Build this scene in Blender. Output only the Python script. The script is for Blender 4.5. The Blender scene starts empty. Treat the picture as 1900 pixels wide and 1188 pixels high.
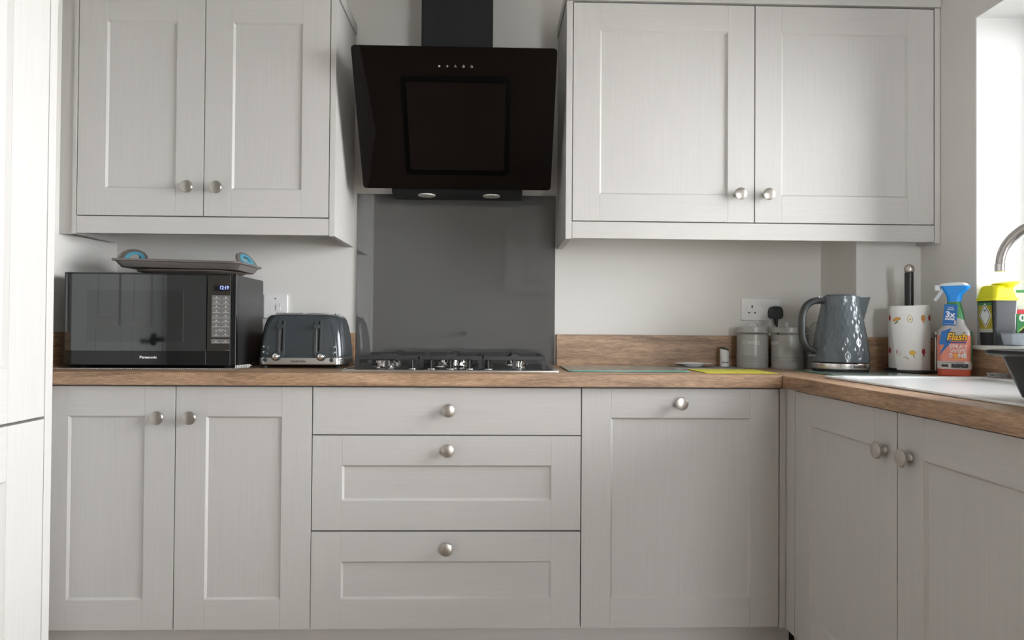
import bpy, bmesh, math, random
from mathutils import Vector, Matrix
random.seed(7)
PI = math.pi
SC = bpy.context.scene
COL = SC.collection

# ---------------------------------------------------------------- materials
def _mat(name):
    m = bpy.data.materials.new(name); m.use_nodes = True
    nt = m.node_tree
    b = nt.nodes.get('Principled BSDF')
    return m, nt, b

def simple(name, col, rough=0.5, metal=0.0, spec=0.5, coat=0.0, ior=None, emit=None, aniso=0.0):
    m, nt, b = _mat(name)
    b.inputs['Base Color'].default_value = (*col, 1)
    b.inputs['Roughness'].default_value = rough
    b.inputs['Metallic'].default_value = metal
    b.inputs['Specular IOR Level'].default_value = spec
    b.inputs['Coat Weight'].default_value = coat
    b.inputs['Coat Roughness'].default_value = 0.03
    if ior: b.inputs['IOR'].default_value = ior
    if aniso: b.inputs['Anisotropic'].default_value = aniso
    if emit:
        b.inputs['Emission Color'].default_value = (*emit[0], 1)
        b.inputs['Emission Strength'].default_value = emit[1]
    return m

def noise_chain(nt, scale_vec, scale=1.0, detail=4.0, rough=0.55, dist=0.0):
    tc = nt.nodes.new('ShaderNodeTexCoord'); mp = nt.nodes.new('ShaderNodeMapping')
    mp.inputs['Scale'].default_value = scale_vec
    nz = nt.nodes.new('ShaderNodeTexNoise')
    nz.inputs['Scale'].default_value = scale; nz.inputs['Detail'].default_value = detail
    nz.inputs['Roughness'].default_value = rough; nz.inputs['Distortion'].default_value = dist
    nt.links.new(tc.outputs['Object'], mp.inputs['Vector']); nt.links.new(mp.outputs['Vector'], nz.inputs['Vector'])
    return nz

def paint(name, col, grain, strength=0.25, rough=0.5):
    """painted woodgrain foil: fine raised grain along one direction"""
    m, nt, b = _mat(name)
    b.inputs['Roughness'].default_value = rough
    b.inputs['Specular IOR Level'].default_value = 0.32
    nz = noise_chain(nt, grain, 1.0, 5.0, 0.6, 0.4)
    ramp = nt.nodes.new('ShaderNodeValToRGB')
    ramp.color_ramp.elements[0].position = 0.3; ramp.color_ramp.elements[0].color = (*[c * 0.955 for c in col], 1)
    ramp.color_ramp.elements[1].position = 0.7; ramp.color_ramp.elements[1].color = (*[min(1, c * 1.03) for c in col], 1)
    nt.links.new(nz.outputs['Fac'], ramp.inputs['Fac']); nt.links.new(ramp.outputs['Color'], b.inputs['Base Color'])
    bp = nt.nodes.new('ShaderNodeBump'); bp.inputs['Strength'].default_value = strength; bp.inputs['Distance'].default_value = 0.0008
    nt.links.new(nz.outputs['Fac'], bp.inputs['Height']); nt.links.new(bp.outputs['Normal'], b.inputs['Normal'])
    return m

def oak(name, along):
    """sawn oak laminate, fibres along axis index `along`"""
    m, nt, b = _mat(name)
    sc = [30, 30, 30]; sc[along] = 2.6
    nz = noise_chain(nt, sc, 1.0, 6.0, 0.62, 0.6)
    ramp = nt.nodes.new('ShaderNodeValToRGB'); cr = ramp.color_ramp
    cr.elements[0].position = 0.28; cr.elements[0].color = (0.19, 0.108, 0.062, 1)
    cr.elements[1].position = 0.74; cr.elements[1].color = (0.55, 0.37, 0.238, 1)
    e = cr.elements.new(0.5); e.color = (0.41, 0.258, 0.158, 1)
    nt.links.new(nz.outputs['Fac'], ramp.inputs['Fac'])
    sf = [400, 400, 400]; sf[along] = 34.0
    n2 = noise_chain(nt, sf, 1.0, 4.0, 0.6, 0.3)
    r2 = nt.nodes.new('ShaderNodeValToRGB'); c2 = r2.color_ramp
    c2.elements[0].position = 0.36; c2.elements[0].color = (0.50, 0.47, 0.44, 1)
    c2.elements[1].position = 0.62; c2.elements[1].color = (1.16, 1.16, 1.16, 1)
    nt.links.new(n2.outputs['Fac'], r2.inputs['Fac'])
    mx = nt.nodes.new('ShaderNodeMix'); mx.data_type = 'RGBA'; mx.blend_type = 'MULTIPLY'; mx.inputs[0].default_value = 0.75
    nt.links.new(ramp.outputs['Color'], mx.inputs[6]); nt.links.new(r2.outputs['Color'], mx.inputs[7])
    # long thin dark cracks
    s3 = [70, 70, 70]; s3[along] = 1.1
    n3 = noise_chain(nt, s3, 1.0, 2.0, 0.5, 0.2)
    r3 = nt.nodes.new('ShaderNodeValToRGB'); c3 = r3.color_ramp
    c3.elements[0].position = 0.27; c3.elements[0].color = (0.28, 0.24, 0.22, 1)
    c3.elements[1].position = 0.31; c3.elements[1].color = (1, 1, 1, 1)
    nt.links.new(n3.outputs['Fac'], r3.inputs['Fac'])
    m2 = nt.nodes.new('ShaderNodeMix'); m2.data_type = 'RGBA'; m2.blend_type = 'MULTIPLY'; m2.inputs[0].default_value = 1.0
    nt.links.new(mx.outputs[2], m2.inputs[6]); nt.links.new(r3.outputs['Color'], m2.inputs[7])
    nt.links.new(m2.outputs[2], b.inputs['Base Color'])
    b.inputs['Roughness'].default_value = 0.42
    bp = nt.nodes.new('ShaderNodeBump'); bp.inputs['Strength'].default_value = 0.25; bp.inputs['Distance'].default_value = 0.0006
    nt.links.new(n2.outputs['Fac'], bp.inputs['Height']); nt.links.new(bp.outputs['Normal'], b.inputs['Normal'])
    return m

def plaster(name, col, bump=0.06):
    m, nt, b = _mat(name)
    b.inputs['Base Color'].default_value = (*col, 1); b.inputs['Roughness'].default_value = 0.75
    b.inputs['Specular IOR Level'].default_value = 0.25
    nz = noise_chain(nt, (60, 60, 60), 1.0, 3.0)
    bp = nt.nodes.new('ShaderNodeBump'); bp.inputs['Strength'].default_value = bump; bp.inputs['Distance'].default_value = 0.002
    nt.links.new(nz.outputs['Fac'], bp.inputs['Height']); nt.links.new(bp.outputs['Normal'], b.inputs['Normal'])
    return m

def thin_glass(name, tint, diffuse, dmix, gloss_rough=0.02):
    """thin pane: see-through, a little body colour, mirror sheen by Fresnel"""
    m = bpy.data.materials.new(name); m.use_nodes = True; nt = m.node_tree; nt.nodes.clear()
    out = nt.nodes.new('ShaderNodeOutputMaterial')
    tr = nt.nodes.new('ShaderNodeBsdfTransparent'); tr.inputs['Color'].default_value = (*tint, 1)
    df = nt.nodes.new('ShaderNodeBsdfDiffuse'); df.inputs['Color'].default_value = (*diffuse, 1)
    gl = nt.nodes.new('ShaderNodeBsdfGlossy'); gl.inputs['Roughness'].default_value = gloss_rough
    fr = nt.nodes.new('ShaderNodeFresnel'); fr.inputs['IOR'].default_value = 1.5
    m1 = nt.nodes.new('ShaderNodeMixShader'); m1.inputs[0].default_value = dmix
    m2 = nt.nodes.new('ShaderNodeMixShader')
    nt.links.new(tr.outputs[0], m1.inputs[1]); nt.links.new(df.outputs[0], m1.inputs[2])
    nt.links.new(fr.outputs[0], m2.inputs[0]); nt.links.new(m1.outputs[0], m2.inputs[1]); nt.links.new(gl.outputs[0], m2.inputs[2])
    nt.links.new(m2.outputs[0], out.inputs['Surface'])
    return m

CAB = (0.520, 0.503, 0.486)
M = {}
M['paint_v'] = paint('cabinet_paint_vertical_grain', CAB, (260, 260, 5), 0.22)
M['paint_h'] = paint('cabinet_paint_horizontal_grain', CAB, (5, 260, 260), 0.18)
M['carcass'] = simple('cabinet_inside_board', (0.50, 0.485, 0.46), 0.5)
M['wall'] = plaster('wall_emulsion', (0.71, 0.69, 0.665))
M['reveal'] = plaster('white_emulsion', (0.80, 0.80, 0.79))
M['ceiling'] = plaster('ceiling_emulsion', (0.70, 0.70, 0.69))
M['oak_x'] = oak('oak_laminate_lengthwise', 0)
M['oak_y'] = oak('oak_laminate_crosswise', 1)
M['nickel'] = simple('brushed_nickel', (0.50, 0.465, 0.425), 0.30, 1.0)
M['steel'] = simple('brushed_steel', (0.66, 0.64, 0.62), 0.25, 1.0)
M['chrome'] = simple('polished_chrome', (0.80, 0.79, 0.78), 0.10, 1.0)
M['tapsteel'] = simple('brushed_tap_steel', (0.50, 0.48, 0.46), 0.28, 1.0)
M['black_gloss'] = simple('black_gloss', (0.006, 0.006, 0.006), 0.06, 0, 0.5)
M['hood_glass'] = simple('black_hood_glass', (0.0035, 0.002, 0.0015), 0.03, 0, 0.16)
M['hood_frame'] = simple('dull_black_recess', (0.0012, 0.0010, 0.0009), 0.35, 0, 0.06)
M['bowl_black'] = simple('black_bowl_plastic', (0.006, 0.006, 0.0065), 0.42, 0, 0.28)
M['hood_inner'] = simple('dark_brown_glass', (0.005, 0.0033, 0.0024), 0.08, 0, 0.14)
M['hood_matt'] = simple('black_painted_metal', (0.008, 0.008, 0.009), 0.42, 0, 0.25)
M['black_satin'] = simple('black_satin_plastic', (0.010, 0.010, 0.011), 0.34, 0, 0.5)
M['black_matt'] = simple('black_matt', (0.012, 0.012, 0.013), 0.62, 0, 0.4)
M['dark_void'] = simple('dark_recess', (0.004, 0.004, 0.004), 0.8, 0, 0.1)
M['cast_iron'] = simple('cast_iron_enamel', (0.022, 0.022, 0.023), 0.48, 0, 0.5)
M['mw_glass'] = simple('smoked_mirror_glass', (0.006, 0.008, 0.009), 0.035, 0, 0.5, ior=2.05)
M['mw_window'] = simple('perforated_window_screen', (0.004, 0.005, 0.006), 0.05, 0, 0.5, ior=1.95)
M['mw_panel'] = simple('bronze_panel_glass', (0.030, 0.026, 0.022), 0.10, 0, 0.5)
M['mw_side'] = simple('dark_sheet_metal', (0.022, 0.022, 0.023), 0.30, 0, 0.5)
M['keypad'] = simple('grey_keypad', (0.135, 0.13, 0.125), 0.5)
M['pale_print'] = simple('pale_grey_print', (0.52, 0.51, 0.50), 0.5)
M['white_print'] = simple('white_print', (0.82, 0.82, 0.82), 0.5)
M['digits'] = simple('lit_display_digits', (0.2, 0.25, 0.6), 0.4, emit=((0.42, 0.48, 1.0), 0.9))
M['display'] = simple('display_window', (0.006, 0.006, 0.012), 0.08)
M['splash'] = simple('grey_splashback_glass', (0.094, 0.094, 0.092), 0.015, 0, 0.5, ior=1.95)
M['toaster'] = simple('slate_gloss_plastic', (0.040, 0.048, 0.053), 0.12, 0, 0.5)
M['kettle'] = simple('grey_gloss_plastic', (0.105, 0.125, 0.138), 0.14, 0, 0.5)
M['kettle_handle'] = simple('dark_grey_plastic', (0.045, 0.050, 0.053), 0.28)
M['canister'] = simple('grey_enamel', (0.36, 0.36, 0.352), 0.27, 0, 0.5)
M['canister_text'] = simple('pale_raised_lettering', (0.62, 0.62, 0.60), 0.35)
M['white_plastic'] = simple('white_plastic', (0.78, 0.775, 0.77), 0.22)
M['white_ceramic'] = simple('white_ceramic', (0.84, 0.84, 0.85), 0.12)
M['sink_white'] = simple('white_composite_sink', (0.86, 0.875, 0.88), 0.16)
M['sill'] = simple('white_sill_gloss', (0.82, 0.82, 0.81), 0.28)
M['glass_board'] = thin_glass('tempered_glass_board', (0.72, 0.86, 0.80), (0.53, 0.62, 0.57), 0.72, 0.05)
M['glass_edge'] = simple('green_glass_edge', (0.12, 0.33, 0.28), 0.12)
M['window_glass'] = thin_glass('window_pane', (0.98, 0.99, 0.985), (0.5, 0.5, 0.5), 0.0)
M['mat_grey'] = simple('grey_mesh_mat', (0.23, 0.225, 0.225), 0.8)
M['mat_yellow'] = simple('yellow_mesh_mat', (0.60, 0.545, 0.060), 0.75)
M['mat_dark'] = simple('charcoal_mesh_mat', (0.035, 0.033, 0.032), 0.85)
M['mat_pale'] = simple('pale_mat_edge', (0.55, 0.54, 0.53), 0.8)
M['tray_grey'] = simple('warm_grey_bakeware', (0.175, 0.155, 0.145), 0.32, 0.35)
M['tray_blue'] = simple('teal_silicone', (0.085, 0.30, 0.40), 0.45)
M['pan_steel'] = simple('tarnished_baking_pan', (0.50, 0.42, 0.37), 0.42, 0.65)
M['paper'] = plaster('kitchen_paper', (0.90, 0.89, 0.87), 0.5)
M['pr_red'] = simple('printed_red', (0.52, 0.06, 0.07), 0.8)
M['pr_orange'] = simple('printed_orange', (0.80, 0.36, 0.07), 0.8)
M['pr_yellow'] = simple('printed_yellow', (0.86, 0.62, 0.12), 0.8)
M['pr_cream'] = simple('printed_cream', (0.88, 0.84, 0.62), 0.8)
M['pr_green'] = simple('printed_leaf', (0.22, 0.26, 0.14), 0.8)
M['pr_outline'] = simple('printed_outline', (0.20, 0.13, 0.08), 0.8)
M['spray_blue'] = simple('bright_blue_plastic', (0.005, 0.26, 0.78), 0.25)
M['spray_white'] = simple('cloudy_white_plastic', (0.70, 0.74, 0.76), 0.3)
M['liquid'] = simple('coral_cleaner', (0.72, 0.235, 0.175), 0.18)
M['liquid_deep'] = simple('deep_coral_cleaner', (0.62, 0.12, 0.075), 0.18)
M['clear_bottle'] = thin_glass('cloudy_clear_plastic', (0.93, 0.92, 0.91), (0.72, 0.70, 0.69), 0.55, 0.15)
M['label_blue'] = simple('blue_label', (0.008, 0.135, 0.42), 0.35)
M['label_navy'] = simple('navy_label', (0.012, 0.05, 0.22), 0.35)
M['label_green'] = simple('green_label', (0.035, 0.22, 0.065), 0.35)
M['label_yellow'] = simple('golden_yellow_lettering', (0.90, 0.52, 0.02), 0.4)
M['label_black'] = simple('black_print', (0.014, 0.012, 0.012), 0.35)
M['label_grey'] = simple('pale_grey_label', (0.60, 0.56, 0.54), 0.4)
M['bin_yellow'] = simple('bright_yellow_plastic', (0.86, 0.80, 0.012), 0.32)
M['bin_dark'] = simple('charcoal_bin_plastic', (0.030, 0.032, 0.036), 0.35)
M['label_ochre'] = simple('ochre_label', (0.46, 0.37, 0.03), 0.5)
M['label_pale'] = simple('pale_label', (0.66, 0.66, 0.60), 0.5)
M['packet'] = simple('milky_packet', (0.66, 0.70, 0.66), 0.35)
M['packet_red'] = simple('red_print_band', (0.58, 0.03, 0.05), 0.4)
M['packet_lime'] = simple('lime_print', (0.32, 0.50, 0.10), 0.4)
M['soil'] = plaster('dark_soil_print', (0.028, 0.020, 0.015), 0.6)
M['clear_tub'] = thin_glass('frosted_clear_plastic', (0.90, 0.93, 0.96), (0.66, 0.72, 0.80), 0.45, 0.2)
M['wire'] = simple('silver_wire_wool', (0.42, 0.41, 0.40), 0.35, 1.0)
M['pot_green'] = simple('dark_green_cap', (0.010, 0.045, 0.028), 0.35)
M['pot_white'] = simple('white_tube', (0.72, 0.71, 0.69), 0.3)
M['door_white'] = simple('white_door_paint', (0.70, 0.71, 0.71), 0.35)
M['upvc'] = simple('white_window_frame', (0.82, 0.83, 0.83), 0.25)
M['outdoor_ground'] = simple('paving_outside', (0.45, 0.44, 0.42), 0.8)
M['lens'] = simple('frosted_lamp_lens', (0.6, 0.58, 0.54), 0.3)

def floor_mat():
    m, nt, b = _mat('brown_floor_tiles')
    tc = nt.nodes.new('ShaderNodeTexCoord'); br = nt.nodes.new('ShaderNodeTexBrick')
    br.offset = 0.0; br.inputs['Scale'].default_value = 1.0
    br.inputs['Color1'].default_value = (0.40, 0.325, 0.262, 1); br.inputs['Color2'].default_value = (0.43, 0.35, 0.285, 1)
    br.inputs['Mortar'].default_value = (0.24, 0.20, 0.17, 1); br.inputs['Mortar Size'].default_value = 0.003
    br.inputs['Brick Width'].default_value = 0.6; br.inputs['Row Height'].default_value = 0.6
    nt.links.new(tc.outputs['Object'], br.inputs['Vector']); nt.links.new(br.outputs['Color'], b.inputs['Base Color'])
    b.inputs['Roughness'].default_value = 0.4
    return m
M['floor'] = floor_mat()

# ---------------------------------------------------------------- mesh builder
class MB:
    def __init__(s):
        s.bm = bmesh.new(); s.mi = 0
    def mat(s, i):
        s.mi = i; return s
    def _add(s, tmp, Mx=None):
        if Mx is not None: bmesh.ops.transform(tmp, matrix=Mx, verts=tmp.verts)
        for f in tmp.faces: f.material_index = s.mi
        me = bpy.data.meshes.new('tmp'); tmp.to_mesh(me); tmp.free()
        s.bm.from_mesh(me); bpy.data.meshes.remove(me)
        return s
    def box(s, x0, x1, y0, y1, z0, z1, bev=0.0, seg=2, Mx=None):
        t = bmesh.new()
        bmesh.ops.create_cube(t, size=1)
        bmesh.ops.transform(t, matrix=Matrix.Translation(((x0+x1)/2, (y0+y1)/2, (z0+z1)/2)) @ Matrix.Diagonal((abs(x1-x0), abs(y1-y0), abs(z1-z0), 1)), verts=t.verts)
        if bev > 0: bmesh.ops.bevel(t, geom=list(t.edges), offset=bev, segments=seg, profile=0.5, affect='EDGES')
        return s._add(t, Mx)
    def quads(s, verts, faces, Mx=None):
        t = bmesh.new(); vs = [t.verts.new(v) for v in verts]
        for f in faces: t.faces.new([vs[i] for i in f])
        return s._add(t, Mx)
    def prism(s, poly, h0, h1, bev=0.0, Mx=None):
        """polygon in local xy extruded in z"""
        t = bmesh.new()
        a = [t.verts.new((x, y, h0)) for x, y in poly]; b = [t.verts.new((x, y, h1)) for x, y in poly]
        n = len(poly)
        t.faces.new(a[::-1]); top = t.faces.new(b)
        for i in range(n): t.faces.new((a[i], a[(i+1) % n], b[(i+1) % n], b[i]))
        bmesh.ops.recalc_face_normals(t, faces=t.faces)
        if bev > 0: bmesh.ops.bevel(t, geom=list(top.edges), offset=bev, segments=2, profile=0.5, affect='EDGES')
        return s._add(t, Mx)
    def lathe(s, prof, n=32, Mx=None, cap=True):
        """profile (r, z) turned about z"""
        t = bmesh.new(); rings = []
        for r, z in prof:
            if r <= 1e-6: rings.append([t.verts.new((0, 0, z))])
            else: rings.append([t.verts.new((r*math.cos(2*PI*i/n), r*math.sin(2*PI*i/n), z)) for i in range(n)])
        for a, b in zip(rings, rings[1:]):
            for i in range(n):
                j = (i+1) % n
                if len(a) == 1 and len(b) == 1: continue
                if len(a) == 1: t.faces.new((a[0], b[j], b[i]))
                elif len(b) == 1: t.faces.new((a[i], a[j], b[0]))
                else: t.faces.new((a[i], a[j], b[j], b[i]))
        if cap:
            for r_ in (rings[0], rings[-1]):
                if len(r_) > 1: t.faces.new(r_)
        bmesh.ops.recalc_face_normals(t, faces=t.faces)
        return s._add(t, Mx)
    def tube(s, pts, rad, n=10, Mx=None, flat=1.0):
        """round tube along a path; rad may be a list; flat squashes the binormal axis"""
        t = bmesh.new(); P = [Vector(p) for p in pts]; rings = []
        R = rad if isinstance(rad, (list, tuple)) else [rad]*len(P)
        up = None
        for i, p in enumerate(P):
            d = (P[min(i+1, len(P)-1)] - P[max(i-1, 0)]).normalized()
            if up is None:
                up = Vector((0, 0, 1)) if abs(d.z) < 0.9 else Vector((0, 1, 0))
            up = (up - d*up.dot(d)).normalized(); sd = d.cross(up)
            rings.append([t.verts.new(p + up*R[i]*math.cos(2*PI*k/n) + sd*R[i]*flat*math.sin(2*PI*k/n)) for k in range(n)])
        for a, b in zip(rings, rings[1:]):
            for k in range(n): t.faces.new((a[k], a[(k+1) % n], b[(k+1) % n], b[k]))
        t.faces.new(rings[0][::-1]); t.faces.new(rings[-1])
        bmesh.ops.recalc_face_normals(t, faces=t.faces)
        return s._add(t, Mx)
    def loft(s, secs, nc=6, Mx=None, cap0=True, cap1=True):
        """rounded-rectangle sections (z, w, d, r[, cx, cy]) joined upwards"""
        t = bmesh.new(); rings = []
        for sec in secs:
            z, w, d, r = sec[:4]; cx, cy = (sec[4], sec[5]) if len(sec) > 4 else (0, 0)
            rings.append([t.verts.new((cx+x, cy+y, z)) for x, y in rrect(w, d, r, nc)])
        n = len(rings[0])
        for a, b in zip(rings, rings[1:]):
            for k in range(n): t.faces.new((a[k], a[(k+1) % n], b[(k+1) % n], b[k]))
        if cap0: t.faces.new(rings[0][::-1])
        if cap1: t.faces.new(rings[-1])
        bmesh.ops.recalc_face_normals(t, faces=t.faces)
        return s._add(t, Mx)
    def sphere(s, c, r, sx=1, sy=1, sz=1, n=16, Mx=None):
        t = bmesh.new(); bmesh.ops.create_uvsphere(t, u_segments=n, v_segments=n//2, radius=r)
        bmesh.ops.transform(t, matrix=Matrix.Translation(c) @ Matrix.Diagonal((sx, sy, sz, 1)), verts=t.verts)
        return s._add(t, Mx)
    def text(s, body, size, Mx, bold=0.0, ext=0.0003, shear=0.0, align='CENTER', warp=None, width=None):
        cu = bpy.data.curves.new('lettering', 'FONT'); cu.body = body; cu.size = size
        cu.align_x = align; cu.align_y = 'CENTER'; cu.extrude = ext; cu.offset = bold; cu.shear = shear
        cu.resolution_u = 3
        o = bpy.data.objects.new('lettering', cu); COL.objects.link(o)
        dg = bpy.context.evaluated_depsgraph_get(); dg.update()
        me = bpy.data.meshes.new_from_object(o.evaluated_get(dg))
        t = bmesh.new(); t.from_mesh(me)
        bpy.data.objects.remove(o); bpy.data.curves.remove(cu); bpy.data.meshes.remove(me)
        if width:
            xs = [v.co.x for v in t.verts]; k = width/max(1e-6, max(xs)-min(xs))
            for v in t.verts: v.co.x *= k
        if warp:
            bmesh.ops.subdivide_edges(t, edges=[e for e in t.edges if e.calc_length() > size*0.25], cuts=2)
            for v in t.verts: v.co = Vector(warp(*v.co))
        return s._add(t, Mx)

def rrect(w, d, r, nc=6):
    r = min(r, w/2-1e-5, d/2-1e-5); out = []
    for cx, cy, a0 in ((w/2-r, d/2-r, 0), (-w/2+r, d/2-r, PI/2), (-w/2+r, -d/2+r, PI), (w/2-r, -d/2+r, 1.5*PI)):
        for k in range(nc+1):
            a = a0 + PI/2*k/nc; out.append((cx+r*math.cos(a), cy+r*math.sin(a)))
    return out

def fin(name, mb, mats, parent=None, label=None, kind=None, smooth=34):
    me = bpy.data.meshes.new(name)
    mb.bm.to_mesh(me); mb.bm.free()
    for mm in (mats if isinstance(mats, (list, tuple)) else [mats]): me.materials.append(M[mm] if isinstance(mm, str) else mm)
    for p in me.polygons: p.use_smooth = True
    me.set_sharp_from_angle(angle=math.radians(smooth))
    o = bpy.data.objects.new(name, me); COL.objects.link(o)
    wn = o.modifiers.new('even_shading', 'WEIGHTED_NORMAL'); wn.mode = 'FACE_AREA'; wn.weight = 100; wn.keep_sharp = True
    if parent is not None: o.parent = parent
    if label: o['label'] = label
    if kind: o['kind'] = kind
    return o
part = fin

def thing(name, label, cat, loc, rz=0.0, group=None):
    o = bpy.data.objects.new(name, None); COL.objects.link(o); o.empty_display_size = 0.05
    o.location = loc; o.rotation_euler = (0, 0, rz)
    o['label'] = label; o['category'] = cat
    if group: o['group'] = group
    return o
def tag(o, label, cat, group=None):
    o['label'] = label; o['category'] = cat
    if group: o['group'] = group
    return o
def struct(name, mb, mats, parent=None, smooth=34):
    return fin(name, mb, mats, parent, kind='structure' if parent is None else None, smooth=smooth)

RX90 = Matrix.Rotation(PI/2, 4, 'X')         # local xy drawing -> stands on a front facing -Y (x right, y up)
def front(x, y, z): return Matrix.Translation((x, y, z)) @ RX90

# ---------------------------------------------------------------- room shell
YB = 0.465       # back wall
XR = 1.61        # right wall
YF = -4.0        # wall behind the camera
H = 2.42
b = MB(); b.box(-1.75, XR+0.3, YF-0.2, YB+0.2, -0.12, 0.0); struct('floor', b, 'floor')
b = MB(); b.box(-1.75, XR+0.3, YF-0.2, YB+0.2, H, H+0.12); struct('ceiling', b, 'ceiling')
b = MB(); b.box(-1.75, XR+0.3, YB, YB+0.2, 0, H); struct('wall_back', b, 'wall')
# left wall runs very slightly out of square, with a doorway opening closed by door_1
b = MB()
b.prism([(-1.233, 0.47), (-1.259, 0.15), (-1.262, -0.03), (-1.262, YF-0.1), (-1.6, YF-0.1), (-1.6, 0.47)], 0, H)
struct('wall_left', b, 'wall')
# right wall with the window opening and an added fill opening
W1 = (-1.85, 0.007, 1.000, 2.012)      # y0, y1, z0, z1
FILL_WIN = (-3.20, -2.60, 1.05, 2.00)  # unseen window, put in behind the camera as fill light
b = MB()
def wall_span(y0, y1, z0, z1): b.box(XR, XR+0.30, y0, y1, z0, z1)
wall_span(YF-0.2, YB+0.1, 0, 0.95); wall_span(FILL_WIN[0], FILL_WIN[1], 0.95, FILL_WIN[2]-0.011)
wall_span(W1[0], W1[1], 0.95, W1[2]-0.011)
wall_span(W1[1], YB+0.1, 0.95, H); wall_span(FILL_WIN[1], W1[0], 0.95, H); wall_span(YF-0.2, FILL_WIN[0], 0.95, H)
wall_span(W1[0], W1[1], W1[3], H); wall_span(FILL_WIN[0], FILL_WIN[1], FILL_WIN[3], H)
struct('wall_right', b, 'wall')
FILL_DOOR = (1.00, 1.56, 0.06, 2.04)      # glazed back door added behind the camera to light the fronts: x0, x1, z0, z1
b = MB(); b.box(-1.75, FILL_DOOR[0], YF-0.2, YF, 0, H); b.box(FILL_DOOR[1], XR+0.3, YF-0.2, YF, 0, H); b.box(FILL_DOOR[0], FILL_DOOR[1], YF-0.2, YF, FILL_DOOR[3], H); b.box(FILL_DOOR[0], FILL_DOOR[1], YF-0.2, YF, 0, FILL_DOOR[2]); struct('wall_front', b, 'wall')
# boxed-in corner pier on the right
PIER = [(1.355, 0.468), (1.372, 0.250), (1.612, 0.272), (1.612, 0.468)]
b = MB(); b.prism(PIER, 0, H, 0); struct('wall_corner', b, 'wall')
# white-painted reveals lining the window opening
def window(n, y0, y1, z0, z1):
    b = MB(); xo, xi = XR+0.30, XR+0.235
    fw = 0.055
    b.box(xi, xo, y0, y1, z0, z0+fw, 0.004); b.box(xi, xo, y0, y1, z1-fw, z1, 0.004)
    b.box(xi, xo, y0, y0+fw, z0+fw, z1-fw, 0.004); b.box(xi, xo, y1-fw, y1, z0+fw, z1-fw, 0.004)
    ym = (y0+y1)/2; b.box(xi, xo, ym-fw*0.6, ym+fw*0.6, z0+fw, z1-fw, 0.004)
    w = struct('window_%d' % n, b, 'upvc')
    g = MB(); g.box(xi+0.028, xi+0.032, y0+fw, ym-fw*0.6, z0+fw, z1-fw); g.box(xi+0.028, xi+0.032, ym+fw*0.6, y1-fw, z0+fw, z1-fw)
    part('window_pane', g, 'window_glass', w)
    # thin white lining of the reveal: the far jamb, the near jamb, the head
    l = MB()
    l.box(XR+0.0005, xi, y1-0.004, y1, z0, z1); l.box(XR+0.0005, xi, y0, y0+0.004, z0, z1); l.box(XR+0.0005, xi, y0+0.004, y1-0.004, z1-0.004, z1)
    part('reveal_lining', l, 'reveal', w)
    s_ = MB()
    if n == 1: s_.box(XR-0.024, xi, y0, y1-0.001, z0-0.011, z0+0.003, 0.003)
    else: s_.box(XR-0.02, xi, y0, y1, z0-0.011, z0+0.003, 0.003)
    part('window_sill', s_, 'sill', w)
window(1, *W1); window(2, *FILL_WIN)  # the second window is invented, it only lets in fill daylight
b = MB(); x0, x1, z0, z1 = FILL_DOOR; fw = 0.07
b.box(x0, x0+fw, YF-0.12, YF-0.05, z0, z1, 0.004); b.box(x1-fw, x1, YF-0.12, YF-0.05, z0, z1, 0.004); b.box(x0+fw, x1-fw, YF-0.12, YF-0.05, z0, z0+fw, 0.004); b.box(x0+fw, x1-fw, YF-0.12, YF-0.05, z1-fw, z1, 0.004)
w = struct('door_3', b, 'upvc')  # invented door, placed out of view to let in extra daylight
g = MB(); g.box(x0+fw, x1-fw, YF-0.087, YF-0.083, z0+fw, z1-fw); part('door_pane', g, 'window_glass', w)
b = MB(); b.box(XR+0.3, 14, -16, 12, -0.2, -0.15); struct('paved_ground', b, 'outdoor_ground')   # paved ground outside the window

# panelled room doors (seen in the microwave's and the splashback's reflections)
def room_door(n, Mx, w, hgt, handle_x):
    b = MB()
    b.box(-0.06, 0, -0.012, 0.0, 0, hgt+0.06, 0.003, Mx=Mx); b.box(w, w+0.06, -0.012, 0.0, 0, hgt+0.06, 0.003, Mx=Mx)
    b.box(0, w, -0.012, 0.0, hgt, hgt+0.06, 0.003, Mx=Mx)
    st = 0.105; mid = w/2
    b.box(0, w, 0.004, 0.03, 0, hgt, 0.001, Mx=Mx)
    for x0, x1 in ((0.003, st), (mid-st*0.45, mid+st*0.45), (w-st, w-0.003)): b.box(x0, x1, -0.008, 0.004, 0.006, hgt-0.003, 0.003, Mx=Mx)
    for z0, z1 in ((0.006, 0.2), (0.84, 1.04), (hgt-0.115, hgt-0.003)):
        for x0, x1 in ((st, mid-st*0.45), (mid+st*0.45, w-st)): b.box(x0, x1, -0.008, 0.004, z0, z1, 0.003, Mx=Mx)
    for z0, z1 in ((0.2, 0.84), (1.04, hgt-0.115)):
        for x0, x1 in ((st, mid-st*0.45), (mid+st*0.45, w-st)): b.box(x0+0.03, x1-0.03, -0.003, 0.004, z0+0.03, z1-0.03, 0.003, Mx=Mx)
    d = struct('door_%d' % n, b, 'door_white')
    h = MB()
    R = Matrix.Rotation(PI/2, 4, 'X')
    h.lathe([(0.026, 0), (0.026, 0.008), (0.010, 0.010), (0.010, 0.045), (0, 0.045)], 20, Mx=Mx @ Matrix.Translation((handle_x, -0.008, 0.985)) @ R)
    s = -1 if handle_x > w/2 else 1
    h.tube([(handle_x, -0.048, 0.985), (handle_x+s*0.03, -0.052, 0.985), (handle_x+s*0.115, -0.050, 0.985)], 0.010, 10, Mx=Mx)
    part('door_handle', h, 'black_satin', d)
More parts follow.
